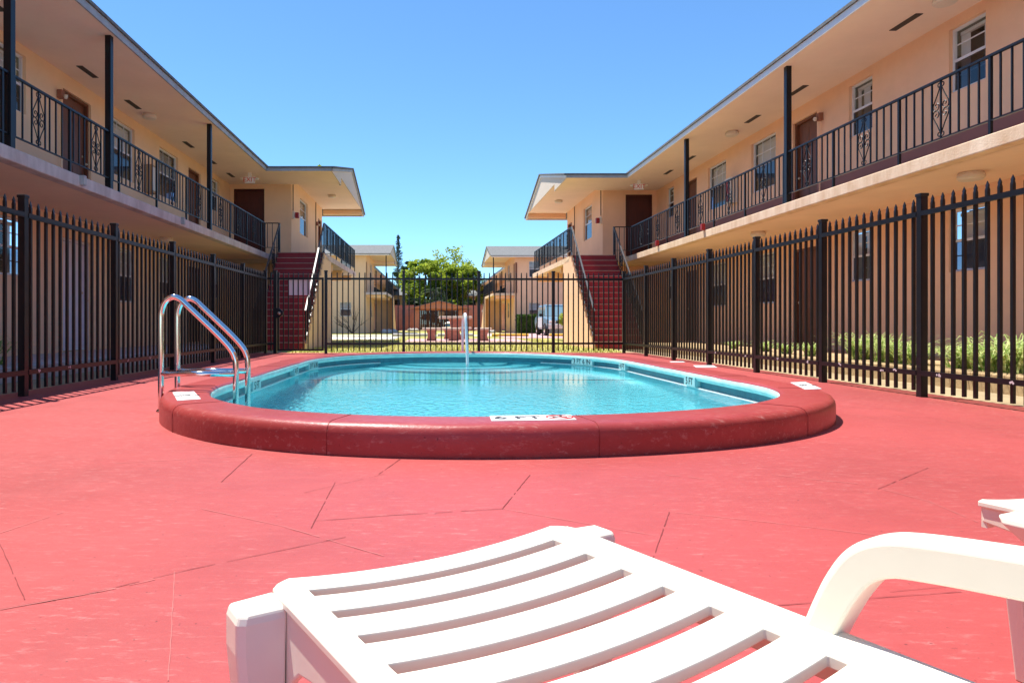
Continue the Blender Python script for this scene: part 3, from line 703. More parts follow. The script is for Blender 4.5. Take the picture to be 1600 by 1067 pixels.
def apartment(label, s, edge, wall, eave, corner, gx, bal, inner, ef, fw, ridge, rear, st, sb, skew, shiftw, flipy=None, detail=True, yend=-7.0, rpost0=None, roofposts=()):
    """s = -1 left / +1 right of the court; flipy mirrors the depth (far pair). All arguments are local metres."""
    def T(x, y, z):
        Y = y if flipy is None else flipy - y
        return (s * x + skew * Y, Y, z)
    mw = M['wall_r'] if s > 0 else M['wall_l']
    be = rear - 0.5; rw = rear - 0.75
    root = thing("apartment_building", label, "building", T(corner + 2, (fw + rw) / 2, 0)); root['side'] = 'r' if s > 0 else 'l'
    Pw = lambda u, z, d: T(wall + d, u, z)
    Pf = lambda u, z, d: T(u, fw + d, z)
    Pc = lambda u, z, d: T(corner + d, u, z)
    Pr = lambda u, z, d: T(u, rw - d, z)
    o = shiftw
    seq = [('A', 9.5 - o, 10.17 - o), ('A', 11.93 - o, 12.59 - o), ('D', 13.63 - o, 14.54 - o), ('B', 15.25 - o, 16.4 - o), ('B', 17.8 - o, 18.95 - o), ('D', 19.75 - o, 20.65 - o), ('A', 21.6 - o, 22.2 - o)] if s > 0 else \
          [('A', 10.45, 11.17), ('D', 12.28, 13.28), ('B', 14.15, 15.2), ('B', 16.56, 17.75), ('D', 18.5, 19.45), ('A', 20.45, 21.1), ('B', 6.4, 7.5)]
    if flipy is not None: seq = [q for q in seq if q[1] > 8]
    seq.append(('B', 5.6, 6.7) if s > 0 else ('D', 8.5, 9.4))
    hs = {'A': (1.30, 2.25), 'B': (1.0, 2.19), 'D': (0.0, 2.13)}
    ops = []
    for k, a, b in seq:
        for base in (FL, 0.15): ops.append((a, b, base + hs[k][0] - (.03 if base < 1 and k != 'D' else 0), base + hs[k][1] - (.06 if base < 1 else 0), k, base))
    wl_ = MB(); dz = FL + 0.71
    wall_open(wl_, Pw, yend, fw, 0, FL, ops)
    if s > 0 and flipy is None:
        wall_open(wl_, Pw, yend, fw, dz, SOF, ops)
        dd = MB(); wall_open(dd, Pw, yend, fw, FL, dz, ops)
    else: wall_open(wl_, Pw, yend, fw, FL, SOF, ops); dd = None
    dx0, dx1 = (wall - 1.06, wall - .15) if s > 0 else (wall - 1.12, wall - .12)
    fops = [(dx0, dx1, FL, FL + 2.27)]
    wall_open(wl_, Pf, corner, wall, 0, SOF, fops)
    wy = [(fw + 1.56, fw + 2.86)] if s > 0 else [(fw + 1.4, fw + 2.8)]
    cops = [(wy[0][0], wy[0][1], FL + 1.02, FL + 2.24), (fw + 5.0, fw + 5.9, FL, FL + 2.1), (fw + 1.4, fw + 2.6, 1.1, 2.2)]
    wall_open(wl_, Pc, fw, rw, 0, SOF + .22, cops)
    rops = [(corner + 1.0, corner + 1.75, 1.15, 2.1), (corner + 1.0, corner + 1.75, FL + 1.1, FL + 2.2), (corner + 5, corner + 6, 1.15, 2.1), (corner + 5, corner + 6, FL + 1.1, FL + 2.2)]
    wall_open(wl_, Pr, corner, corner + 12, 0, SOF + .3, rops)
    # side facing the far direction of the wing and the under-stair walls
    MB(T).box(bal + .06, inner, st + 0.22, st + 0.40, 0, SLB - .003).build('stair_back_wall', mw, root)
    wo_ = wl_.build("wall", mw, root, fix=False)
    if dd: dd.build("painted_dado", M['dado'], root, fix=False)
    for a, b, c, d, k, base in ops:
        if not (a > 4): continue
        if k == 'D':
            num = "222" if (s > 0 and flipy is None and base > 1 and 12 < a < 14) else None
            door(root, Pw, a, b, c, d, 'whitedoor' if (s < 0 and base < 1 and 12 < a < 13 and flipy is None) else 'door', num, flip=-1 if s > 0 else 1)
        else:
            window(root, Pw, a, b, c, d, k, 'v' if k == 'A' or s > 0 else random.choice('vh'))
    door(root, Pf, *fops[0], 'darkdoor', "222" if False else None)
    window(root, Pc, *cops[0], 'A', 'h'); door(root, Pc, *cops[1], 'door'); window(root, Pc, *cops[2], 'A', 'h')
    for q in rops[:2]: window(root, Pr, *q, 'B', 'h')
    # slabs: wing balcony, landing, gable balcony
    sm = M['slab_r'] if s > 0 else M['slab_l']
    MB(T).box(edge, wall + .01, yend, st + .12, SLB, FL).build("balcony_slab", sm, root, bevel=0.012)
    MB(T).box(bal, wall + .01, st + .123, fw - .002, SLB, FL - .001).build("landing_slab", sm, root)
    MB(T).box(bal, corner - .002, fw, st + 7.7, SLB + .001, FL - .0005).build("gable_balcony_slab", sm, root)
    uc = MB(T); uc.quad((edge + .16, yend, SLB - .004), (wall - .002, yend, SLB - .004), (wall - .002, st, SLB - .004), (edge + .16, st, SLB - .004)); uc.build("balcony_ceiling", M['ceil'], root, fix=False)
    for yy in (st + 2.2, st + 4.6, st + 7.2): MB(T).box(bal + .15, corner - .01, yy, yy + .18, SLB - .2, SLB - .002).build("balcony_beam", mw, root)
    # stair: solid flight with painted treads and a plastered side wall
    n = 16; rise = FL / n; run = (st - sb) / n; prof = [(sb, -0.02)]
    for k in range(n): prof += [(sb + run * k, rise * (k + 1)), (sb + run * (k + 1), rise * (k + 1))]
    prof2 = prof[:-1] + [(st + 0.1, FL + .001), (st + 0.1, FL - .4), (sb + .5, -0.02)]
    MB(T).prism(prof2, 'x', bal + .055, inner).build("stair", M['stair'], root)
    trd = MB(T)
    for k in range(n): trd.box(bal - .012, inner + .01, sb + run * k - .022, sb + run * k + .07, rise * (k + 1) - .012, rise * (k + 1) + .006)
    trd.build("stair_nosing", M['nosing'], root)
    sd = MB(T); pts = [(sb, -0.02)]
    for k in range(n): pts += [(sb + run * k, rise * (k + 1) - .03), (sb + run * (k + 1), rise * (k + 1) - .03)]
    pts = pts[:-1] + [(st + 1.1, FL - .18), (st + 1.1, -0.02)]
    sd.prism(pts, 'x', bal, bal + .05); sd.build("stair_side_wall", mw, root)
    # railings
    y00 = 3.0 if s > 0 else 3.5
    Lr = st - y00
    ps = []; sc = []; ph = rpost0 - y00
    k = -6
    while ph + 1.49 * k < Lr - .3:
        if ph + 1.49 * k > 0: ps.append(ph + 1.49 * k)
        if 0.3 < ph + 1.49 * (k + .5) < Lr - .3: sc.append(ph + 1.49 * (k + .5))
        k += 1
    ps.append(Lr)
    railing(root, lambda u, z, d: T(edge + .07 + d, y00 + u, z), Lr, ps, sc, 0.149, detail)
    railing(root, lambda u, z, d: T(edge + .07 - u, st + d, z), edge + .07 - inner, [edge + .07 - inner], [], 0.149, detail, name="landing_railing")
    Lg = 7.4 if s > 0 else 7.6
    railing(root, lambda u, z, d: T(bal + .05 + d, st + .05 + u, z), Lg, [0, 1.25, 2.5, 3.75, 5.0, 6.25, Lg], [.62, 1.87, 3.12, 4.37, 5.62, 6.85], 0.14, detail, name="gable_railing")
    sl_ = FL / (st - sb)
    for xx, nm in ((bal + .05, "stair_railing"), (inner - .03, "stair_railing")):
        railing(root, (lambda xx: lambda u, z, d: T(xx + d, st - u, z))(xx), st - sb - .1, [0, 1.6, st - sb - .12], [.8, 2.3], 0.16, detail, name=nm, slope=-sl_, low=0.12)
    # roof posts
    for i, yy in enumerate(roofposts):
        w_ = .045; m_ = MB(T); m_.box(edge + .03, edge + .03 + 2 * w_, yy - w_, yy + w_, FL - .002, SOF); m_.build("roof_post", M['iron'], root)
    if flipy is not None:
        m_ = MB(T); m_.box(bal + .0, bal + .07, be - .3, be - .23, FL, SOF + .2); m_.build("roof_post", M['iron'], root)
    # soffit, eaves and roof
    sf = MB(T); sf.quad((eave, yend, SOF), (wall, yend, SOF), (wall, ef, SOF), (eave, ef, SOF)); sf.quad((gx + .03, ef, SOF), (wall, ef, SOF), (wall, fw, SOF), (gx + .03, fw, SOF))
    sf.quad((gx + .03, fw, SOF + .22), (corner, fw, SOF + .22), (corner, be, SOF + .22), (gx + .03, be, SOF + .22)); sf.quad((gx + .03, fw, SOF), (corner, fw, SOF), (corner, fw, SOF + .22), (gx + .03, fw, SOF + .22))
    sf.build("soffit", M['soffit'], root, fix=False)
    MB(T).box(gx + .03, corner, be, be + .15, SOF + .02, SOF + .225).build("rear_beam", mw, root)
    e2 = SOF + .13
    fa = MB(T); fa.box(eave - .03, eave, yend, ef + .0, SOF - .012, e2 - .03); fa.build("fascia", M['fascia'] if s < 0 else M['trim'], root)  # shade painted as grey on the left eave, sunlight as white on the right
    fb = MB(T); fb.box(gx, eave - .031, ef - .03, ef, SOF - .012, e2 - .03); fb.build("fascia", M['fascia'], root)
    rs = 0.215; rf = MB(T); rx = eave + 5.2; th = .05
    def slab4(a, b, c, d): rf.add([a, b, c, d] + [(p[0], p[1], p[2] - th) for p in (a, b, c, d)], [(0, 1, 2, 3), (7, 6, 5, 4), (0, 4, 5, 1), (1, 5, 6, 2), (2, 6, 7, 3), (3, 7, 4, 0)])
    zr = e2 + rs * 5.2
    slab4((eave - .06, yend, e2 + .02), (rx, yend, zr + .02), (rx, rear, zr + .02), (eave - .06, ef + 1.0, e2 + .02)); slab4((rx, yend, zr + .02), (rx + 5, yend, zr - 1), (rx + 5, rear, zr - 1), (rx, rear, zr + .02))
    zg = e2 + rs * (ridge - ef); rr_ = (zg - e2) / (rear - ridge)
    slab4((gx - .08, ef - .06, e2 - .01), (rx, ef - .06, e2 - .01), (rx, ridge, zg), (gx - .08, ridge, zg)); slab4((gx - .08, ridge, zg), (rx, ridge, zg), (rx, rear + .06, e2 - .01), (gx - .08, rear + .06, e2 - .01))
    rf.build("roof", M['shingle'], root)
    fr_ = MB(T); fr_.box(gx, rx + 4, rear, rear + .03, SOF + .0, e2 - .06); fr_.build("fascia", M['trim'], root)
    gb = MB(T); gb.prism([(ef, SOF - .01), (fw, SOF - .01), (fw, SOF + .21), (be + .15, SOF + .05), (rear, SOF + .03), (rear, e2 - .06), (ridge, zg - .06), (ef, e2 - .06)] if False else [(ef, SOF - .012), (fw, SOF - .012), (fw, SOF + .205), (be, SOF + .205), (be + .15, SOF + .012), (rear, SOF + .012), (rear, e2 - .065), (ridge, zg - .065), (ef, e2 - .065)], 'x', gx, gx + .03); gb.build("gable_board", M['gable'], root)
    tr_ = MB(T); tr_.box(gx + .005, gx + .06, fw - .05, fw + .03, SOF - .03, SOF + .25); tr_.beam((gx - .02, ef, e2 - .1), (gx - .02, ridge, zg - .1), .03, .08); tr_.beam((gx - .02, ridge, zg - .1), (gx - .02, rear, e2 - .1), .03, .08); tr_.build("gable_trim", M['trim'] if s > 0 else M['fascia'], root)  # trim coloured likewise: shade grey on the left, sunlit white on the right
    # soffit vents
    if flipy is None:
        for y in ((10.25, 13.25, 15.1, 18.7, 20.4) if s > 0 else (9.6, 12.27, 14.1, 17.26, 19.06, 20.8)):
            m_ = MB(T); xc = eave + (.98 if s > 0 else 1.22); m_.box(xc - .055, xc + .055, y - .29, y + .29, SOF - .008, SOF - .001); m_.build("soffit_vent", M['vent'], root)
        # conduits down the gable wall
        m_ = MB(T); m_.tube([(corner - .02, fw + .18, 4.35), (corner - .02, fw + .18, SOF + .2)], .014, 6); m_.tube([(corner - .02, fw + 4.4, FL), (corner - .02, fw + 4.4, SOF + .2)], .014, 6); m_.build("conduit", M['vent'], root)
    return root, T, Pw, Pf, Pc
RB = apartment("long two storey orange apartment wing right of the pool, with red dado and stairs", 1, 6.25, 7.75, 6.18, 5.91, 4.27, 4.41, 5.80, 21.15, 23.2, 26.0, 29.9, 21.3, 18.3, -0.0047, 0.0, rpost0=9.17, roofposts=(12.03, 16.75))
LB = apartment("long two storey peach apartment wing left of the pool, behind the shaded fence", -1, 5.08, 6.72, 5.05, 4.72, 3.10, 3.33, 4.74, 20.2, 22.2, 24.9, 28.9, 20.5, 17.5, 0.0066, 0.0, rpost0=9.58, roofposts=(8.24, 10.75, 15.5))
FR = apartment("distant two storey apartment block with grey gable roof beyond the lawn on the right", 1, 6.25, 7.75, 6.18, 5.91, 4.27, 4.41, 5.80, 21.15, 23.2, 26.0, 29.8, 21.3, 18.3, -0.0040, 0.0, flipy=76.3, detail=False, rpost0=9.17, roofposts=(12.03, 16.75), yend=-20)
FLB = apartment("distant two storey apartment block with grey gable roof beyond the lawn on the left", -1, 5.08, 6.72, 5.05, 4.72, 3.10, 3.33, 4.74, 20.2, 22.2, 24.9, 28.9, 20.5, 17.5, 0.0060, 0.0, flipy=74.1, detail=False, rpost0=9.58, roofposts=(10.75, 15.5), yend=-20)

# things fixed to the buildings
def exit_sign(p, label):
    t = thing("exit_sign", label, "exit sign", p, "exit signs under the eaves")
    MB().box(p[0] - .15, p[0] + .15, p[1] - .03, p[1] + .03, p[2] - .11, p[2] + .08).build("housing", M['white'], t, bevel=.008)
    MB().box(p[0] - .05, p[0] + .05, p[1] - .03, p[1] + .03, p[2] + .08, p[2] + .20).build("canopy_mount", M['white'], t)
    text("lettering", "EXIT", 0.19, M['redink'], t, frame((p[0], p[1] - .032, p[2] - .015), (1, 0, 0), (0, 0, 1)))
    for s in (-1, 1):
        m_ = MB(); m_.lathe([(0.02, -.04), (.038, -.035), (.04, .02), (.02, .04)], (p[0] + s * .235, p[1], p[2] + .02), 12, 'y'); m_.beam((p[0] + s * .15, p[1], p[2]), (p[0] + s * .2, p[1], p[2] + .01), .03, .03); m_.build("emergency_lamp", M['lampw'], t, smooth=False)
exit_sign((6.52, 21.5, 4.98), "EXIT sign with twin lamps under the right eave corner")
exit_sign((-5.47, 20.5, 4.98), "EXIT sign with twin lamps under the left eave corner")
def ceil_lamp(p, label, grp):
    o = MB().lathe([(0.05, 0.0), (.13, -.002), (.145, -.03), (.15, -.035), (.15, -.075), (.135, -.085), (.128, -.10), (.0, -.115)], p, 24).build("ceiling_lamp", M['lampw'], smooth=False)
    tag(o, label, "ceiling lamp", grp)
for (T, pts) in ((RB[1], [((7.15, 9.45, SOF), "round ceiling lamp under the right eave above the nearest upper window"), ((7.15, 16.1, SOF), "round ceiling lamp under the right eave beside the blinds window"), ((6.95, 8.75, SLB - .004), "round ceiling lamp under the right balcony slab near the tall fence post"), ((6.95, 14.4, SLB - .004), "round ceiling lamp under the right balcony slab halfway along")]),
                 (LB[1], [((6.2, 14.75, SOF), "round ceiling lamp under the left eave between two vents"), ((6.1, 15.4, SLB - .004), "round ceiling lamp under the left balcony slab above the fence")])):
    for p, l in pts: ceil_lamp(T(*p), l, "round ceiling lamps under eaves and balconies")
def ceil2(T, x, y, l): ceil_lamp(T(x, y, SOF + .22), l, "round ceiling lamps under eaves and balconies")
ceil2(RB[1], 5.0, 26.3, "round ceiling lamp under the gable of the right wing"); ceil2(LB[1], 3.85, 25.2, "round ceiling lamp under the gable of the left wing")
def wall_lamp(T, x, y, z, label, s):
    b = T(x, y, z); t = thing("wall_lamp", label, "wall lamp", b, "wall lamps beside doors")
    m_ = MB(); m_.box(b[0] - .045, b[0] + .045, b[1] - .055, b[1] + .055, b[2] - .07, b[2] + .08); m_.build("back_box", M['vent'] if False else mat("brown_box_%d" % int(y * 10 + 1000 * (s + 1)), (0.30, 0.12, 0.07), 0.6), t, bevel=.01)
    MB().lathe([(0.0, 0.04), (.032, .035), (.036, 0), (.022, -.035), (0, -.042)], (b[0] - s * .09, b[1], b[2] - .04), 12).build("bulb_guard", M['lampw'], t, smooth=True)
    m_ = MB(); m_.tube([(b[0], b[1], b[2] - .09), (b[0], b[1], FL + .02)], .016, 6); m_.build("conduit", M['wall_r'] if s > 0 else M['wall_l'], t)
wall_lamp(RB[1], 7.70, 13.45, 4.72, "brown wall lamp with a pipe beside the numbered upper door", 1)
wall_lamp(LB[1], 6.67, 12.12, 4.72, "brown wall lamp with a pipe beside the left upper door", -1)
wall_lamp(RB[1], 5.87, 27.75, 4.55, "small wall lamp beside the gable door of the right wing", 1)
wall_lamp(LB[1], 4.68, 26.7, 4.55, "small wall lamp beside the gable door of the left wing", -1)
def alarm(T, x, y, z, s, label):
    b = T(x, y, z); t = thing("fire_alarm", label, "fire alarm", b)
    MB().box(b[0] - .03, b[0] + .03, b[1] - .10, b[1] + .10, b[2] - .12, b[2] + .12).build("back_plate", M['lampw'], t, bevel=.01)
    MB().box(b[0] - s * .10 - .05, b[0] - s * .10 + .07, b[1] - .07, b[1] + .07, b[2] - .09, b[2] + .09).build("horn", M['red'], t, bevel=.015)
alarm(RB[1], 5.87, 23.38, 4.18, 1, "red and white fire alarm on the corner of the right gable wall")
alarm(LB[1], 4.68, 22.38, 4.20, -1, "red and white fire alarm on the corner of the left gable wall")
def cabinet(T, x, y, z, s, m, label):
    b = T(x, y, z); t = thing("wall_cabinet", label, "cabinet", b)
    MB().box(b[0] - .09, b[0] + .09, b[1] - .17, b[1] + .17, b[2] - .32, b[2] + .32).build("case", m, t, bevel=.01)
    MB().box(b[0] - s * .094 - .004, b[0] - s * .094 + .004, b[1] - .13, b[1] + .13, b[2] - .27, b[2] + .27).build("front_panel", M['red'] if s > 0 else M['lampw'], t)
cabinet(RB[1], 7.66, 17.3, 4.02, 1, M['lampw'], "red fronted extinguisher cabinet between two upper windows on the right")
cabinet(LB[1], 6.63, 15.85, 4.0, -1, mat("tan_cabinet", (0.42, 0.25, 0.12), 0.6), "tan cabinet on the left upper wall between two windows")
for y, l in ((15.5, "small red box on the right balcony edge near the middle post"), (18.6, "small red box on the right balcony edge near the stairs")):
    b = RB[1](6.21, y, FL + .02); m_ = MB(); m_.box(b[0] - .03, b[0] + .05, b[1] - .05, b[1] + .05, b[2] - .015, b[2] + .13); tag(m_.build("junction_box", M['red'], bevel=.01), l, "box")
for y, l in ((9.75, "small grey socket box on the left slab edge nearest the camera"), (13.6, "small grey socket box on the left slab edge by the middle post")):
    b = LB[1](5.06, y, FL - .06); m_ = MB(); m_.box(b[0] - .03, b[0] + .05, b[1] - .035, b[1] + .035, b[2] - .08, b[2] + .06); tag(m_.build("socket_box", M['grey'], bevel=.008), l, "box")

# ------------------------------------------------------------------ walkways, lawn and court beyond the fence
def kslab(name, x0, x1, y0, y1, z0, z1, m, T=None): return struct(MB(T).box(x0, x1, y0, y1, z0, z1).build(name, m, bevel=.01))
kslab("walkway", 5.62, 7.75, -6, 18.0, -0.05, 0.155, M['sand'], RB[1])
kslab("walkway", 4.98, 6.72, -6, 17.3, -0.05, 0.145, M['grey'], LB[1])
gp = MB(); gp.quad((-3.4, 15.37, -0.018), (4.45, 15.52, -0.018), (7, 33, -0.018), (-7, 33, -0.018)); struct(gp.build("lawn", M['grass'], fix=False))
gp = MB(); gp.quad((-9, 33.5, -0.016), (12, 33.5, -0.016), (12, 62, -0.016), (-9, 62, -0.016)); struct(gp.build("back_lawn", M['grass'], fix=False))
kslab("picnic_pad", -1.0, 3.6, 24.6, 29.6, -0.05, 0.0, M['pink'])
kslab("path", -6.5, -1.6, 28.5, 34.5, -0.05, 0.0, M['pale'])
kslab("drive", -20, 30, 36.8, 39.4, -0.05, 0.0, M['pale'])
kslab("parking_apron", 3.4, 12, 31.0, 46.3, -0.05, 0.004, M['pink'])
gb = MB(); rnd = random.Random(3)
for i in range(9000):
    y = 15.5 + 13.5 * rnd.random() ** 1.5; x = rnd.uniform(-3.3, 4.4); h = rnd.uniform(.03, .085); a = rnd.uniform(0, 6.3); w_ = .006
    dx, dy = math.cos(a) * w_, math.sin(a) * w_; lx, ly = rnd.uniform(-.03, .03), rnd.uniform(-.03, .03)
    if -1.0 < x < 3.6 and y > 24.6: continue
    gb.add([(x - dx, y - dy, -.02), (x + dx, y + dy, -.02), (x + lx, y + ly, h)], [(0, 1, 2)])
o = gb.build("grass", M['grassb'], fix=False); o['kind'] = 'stuff'

def parking_stop(x0, x1, y, m, label):
    o = MB().prism([(y - .09, -.02), (y - .08, .10), (y - .03, .14), (y + .03, .14), (y + .08, .10), (y + .09, -.02)], 'x', x0, x1).build("parking_stop", m, bevel=.01)
    tag(o, label, "parking stop", "concrete parking stops along the drive")
parking_stop(-2.1, -0.1, 36.2, M['pale'], "pale concrete parking stop left of the picnic benches")
parking_stop(0.3, 2.2, 36.2, M['pale'], "pale concrete parking stop behind the picnic table")
parking_stop(3.1, 5.0, 35.4, M['yellow'], "yellow painted parking stop in front of the hedge")
parking_stop(6.1, 8.0, 35.4, M['yellow'], "yellow painted parking stop right of the parked car")

# stone picnic table and benches
def bench_leg(mb, x, y, z1, w_, d):
    mb.prism([(x - w_ * .5, 0), (x + w_ * .5, 0), (x + w_ * .36, z1 * .35), (x + w_ * .36, z1 * .6), (x + w_ * .52, z1), (x - w_ * .52, z1), (x - w_ * .36, z1 * .6), (x - w_ * .36, z1 * .35)], 'y', y - d / 2, y + d / 2)
def stone_bench(x0, x1, y, label, legs, zt=.50):
    t = thing("stone_bench", label, "bench", ((x0 + x1) / 2, y, 0), "stone benches on the picnic pad")
    m_ = MB(); m_.box(x0, x1, y - .2, y + .2, zt - .085, zt); m_.build("seat", M['benchtop'], t, bevel=.035, seg=3)
    for x in legs: m_ = MB(); bench_leg(m_, x, y, zt - .085, .40, .3); m_.build("leg", M['benchstone'], t, bevel=.012)
stone_bench(-0.38, 1.08, 26.3, "long stone bench with two red carved legs in front of the picnic table", [-.02, .83])
stone_bench(1.64, 2.30, 26.3, "short stone bench seen end on, right of the picnic table", [1.98])
stone_bench(0.4, 1.7, 29.3, "stone bench half hidden behind the picnic table", [.7, 1.4])
t = thing("picnic_table", "stone picnic table with a pale slab top on a red pedestal", "table", (1.0, 28.0, 0))
MB().box(0.28, 1.63, 27.55, 28.45, .85, .955).build("table_top", M['benchtop'], t, bevel=.04, seg=3)
m_ = MB(); bench_leg(m_, 0.95, 28.0, .85, .5, .5); m_.build("pedestal", M['benchstone'], t, bevel=.015)
t = thing("recycling_bin", "small blue and white bin standing behind the stone bench", "bin", (1.55, 60, 0))
MB().lathe([(.34, 0), (.40, .62)], (1.55, 60, 0.0), 16).build("bin_body", M['blue'], t); MB().lathe([(.42, .62), (.42, .70), (.2, .82), (0, .84)], (1.55, 60, 0), 16).build("lid", M['white'], t)
MB().lathe([(.352, .2), (.385, .42)], (1.55, 59.99, 0), 16).build("label_band", M['white'], t)

# gazebo
t = thing("gazebo", "terracotta picnic shelter with a low gable roof behind the benches", "gazebo", (0.7, 66, 0))
for x in (-1.45, 2.8):
    for y in (64.2, 68):
        m_ = MB(); m_.box(x - .27, x + .27, y - .27, y + .27, -.03, 1.95); m_.build("post", M['terracotta'], t)
for y in (63.6, 68.5): m_ = MB(); m_.prism([(-2.15, 2.05), (3.5, 2.05), (.7, 2.72)], 'y', y, y + .1); m_.build("gable_board", M['terracotta'], t)
m_ = MB()
for s_, xe in ((-1, -2.3), (1, 3.65)): m_.add([(xe, 63.4, 1.99), (xe, 68.8, 1.99), (.7, 68.8, 2.73), (.7, 63.4, 2.73), (xe, 63.4, 2.06), (xe, 68.8, 2.06), (.7, 68.8, 2.80), (.7, 63.4, 2.80)], [(0, 3, 2, 1), (4, 5, 6, 7), (0, 1, 5, 4), (1, 2, 6, 5), (2, 3, 7, 6), (3, 0, 4, 7)])
m_.build("roof", mat("faded_pink_roof", (0.45, 0.25, 0.24), 0.85, 0.1, 4), t)
m_ = MB()
for y in (64.2, 68): m_.box(-1.7, 3.05, y - .1, y + .1, 1.95, 2.06)
m_.build("beam", M['terracotta'], t)
m_ = MB(); m_.box(.62, .88, 68.62, 68.66, 1.35, 1.85); m_.box(.98, 1.24, 68.62, 68.66, 1.35, 1.85); tag(m_.build("notice_board", M['white']), "pair of white notice sheets at the back of the shelter", "sign")
# walls at the end of the court
for x0, x1, l in ((-5.6, -1.75, "terracotta block wall left of the shelter"), (3.2, 6.3, "terracotta block wall right of the shelter")):
    t = thing("boundary_wall", l, "wall", ((x0 + x1) / 2, 70, 0)); MB().box(x0, x1, 69.9, 70.1, -.03, 2.45).build("wall_body", M['terracotta'], t); MB().box(x0 - .03, x1 + .03, 69.86, 70.14, 2.45, 2.53).build("coping", M['terracotta'], t)
m_ = MB()
x = -1.7
while x < 3.2: m_.box(x, x + .17, 70.6, 70.63, 0, 2.0); x += .18
tag(m_.build("board_fence", M['wood']), "dark brown board fence behind the shelter", "fence")
t = thing("globe_lamp", "white globe lamp on a pale post beside the right terracotta wall", "lamp post", (4.55, 60, 0))
MB().tube([(4.55, 60, -.02), (4.55, 60, 1.55)], .05, 10).build("post", M['pale'], t, smooth=True)
MB().lathe([(.06, -.02), (.14, .06), (.18, .18), (.14, .30), (.05, .36), (0, .37)], (4.55, 60, 1.55), 16).build("globe", M['white'], t, smooth=True)
def house(x0, x1, y, ze, zr, label):
    t = thing("house", label, "house", ((x0 + x1) / 2, y, 0)); MB().box(x0, x1, y, y + 8, -.03, ze).build("wall", M['wall_l'], t)
    MB().prism([(y - .5, ze), (y + 8.5, ze), (y + 4, zr)], 'x', x0 - .4, x1 + .4).build("roof", M['shingle'], t)
    for k in range(int((x1 - x0) / 1.6)):
        x = x0 + .5 + 1.6 * k; w_ = MB().box(x, x + .8, y - .04, y + .02, ze - 1.5, ze - .5).build("window", M['alu'], t); MB().box(x + .06, x + .74, y - .05, y - .042, ze - 1.44, ze - .56).build("pane", M['screen'], w_)
house(-7, -2.3, 88, 4.3, 5.3, "distant grey roofed house glimpsed left of the leafy trees"); house(4.4, 8.5, 88, 4.2, 5.2, "distant grey roofed house glimpsed right of the leafy trees")

# ------------------------------------------------------------------ vegetation
def leaf_faces(mb, c, rad, n, size, rnd, flat=1.0):
    for _ in range(n):
        while True:
            d = Vector((rnd.uniform(-1, 1), rnd.uniform(-1, 1), rnd.uniform(-1, 1)))
            if 0.25 < d.length < 1: break
        p = Vector(c) + Vector((d.x * rad, d.y * rad, d.z * rad * flat))
        a = Vector((rnd.gauss(0, 1), rnd.gauss(0, 1), rnd.gauss(0, .7))).normalized(); b = a.cross(Vector((rnd.gauss(0, 1), rnd.gauss(0, 1), rnd.gauss(0, 1)))).normalized()
        s = size * rnd.uniform(.6, 1.3); mb.add([tuple(p - a * s), tuple(p + b * s * .45), tuple(p + a * s), tuple(p - b * s * .45)], [(0, 1, 2, 3)])
def leafy_tree(name, x, y, h, rx, label, m, seed, nclump=34, per=95, size=.28, base=.28, trunk_r=.22, open_=1.0):
    rnd = random.Random(seed); t = thing(name, label, "tree", (x, y, 0))
    tk = MB(); limbs = []
    fork = Vector((x, y, h * base)); tk.tube(spline([(x, y, -.05), (x + .1, y, h * base * .5), tuple(fork)], 4), trunk_r, 8, trunk_r * .7)
    cl = []
    for i in range(nclump):
        a = rnd.uniform(0, 6.28); r = rx * math.sqrt(rnd.random()); zz = h * (base + .08) + (h * (.92 - base)) * rnd.random() ** .8
        k = math.sqrt(max(0.12, 1 - ((zz / h - .55) / .5) ** 2)); c = Vector((x + r * math.cos(a) * k, y + r * math.sin(a) * k, zz)); cl.append(c)
        if i % 2 == 0: tk.tube(spline([tuple(fork), tuple(fork.lerp(c, .5) + Vector((0, 0, .3))), tuple(c)], 3), trunk_r * .42, 5, .03)
    tk.build("trunk", M['bark'], t, smooth=True)
    cr = MB()
    for c in cl: leaf_faces(cr, c, rx * rnd.uniform(.16, .32) * open_, per, size, rnd, .75)
    cr.build("crown", m, t, fix=False)
leafy_tree("leafy_tree", -0.6, 84, 8.2, 3.6, "broad bright green leafy tree behind the shelter, the left of the pair", M['leaf'], 11, 60, 125, .25)
leafy_tree("leafy_tree", 3.2, 82, 7.4, 3.0, "bright green leafy tree behind the shelter, the right of the pair", M['leaf'], 21, 54, 125, .25)
leafy_tree("airy_tree", 2.0, 88, 10.2, 3.4, "tall thin crowned tree rising above the leafy pair", M['leaf'], 5, 34, 26, .22, .45, .16, 1.1)
leafy_tree("dark_tree", -3.6, 95, 9.6, 1.5, "small dark tree tucked between the pine and the leafy trees", M['leafdark'], 9, 16, 80, .25)
for i, (x, y, h, r, l) in enumerate([(-2.2, 78, 3.4, 1.6, "dark bush filling the gap left under the trees"), (.9, 79, 3.8, 2.0, "dark bush behind the shelter roof under the trees"), (4.0, 78, 3.2, 1.4, "dark bush on the right under the trees")]):
    leafy_tree("bush", x, y, h, r, l, M['leafdark'], 40 + i, 18, 90, .24, .1, .12)
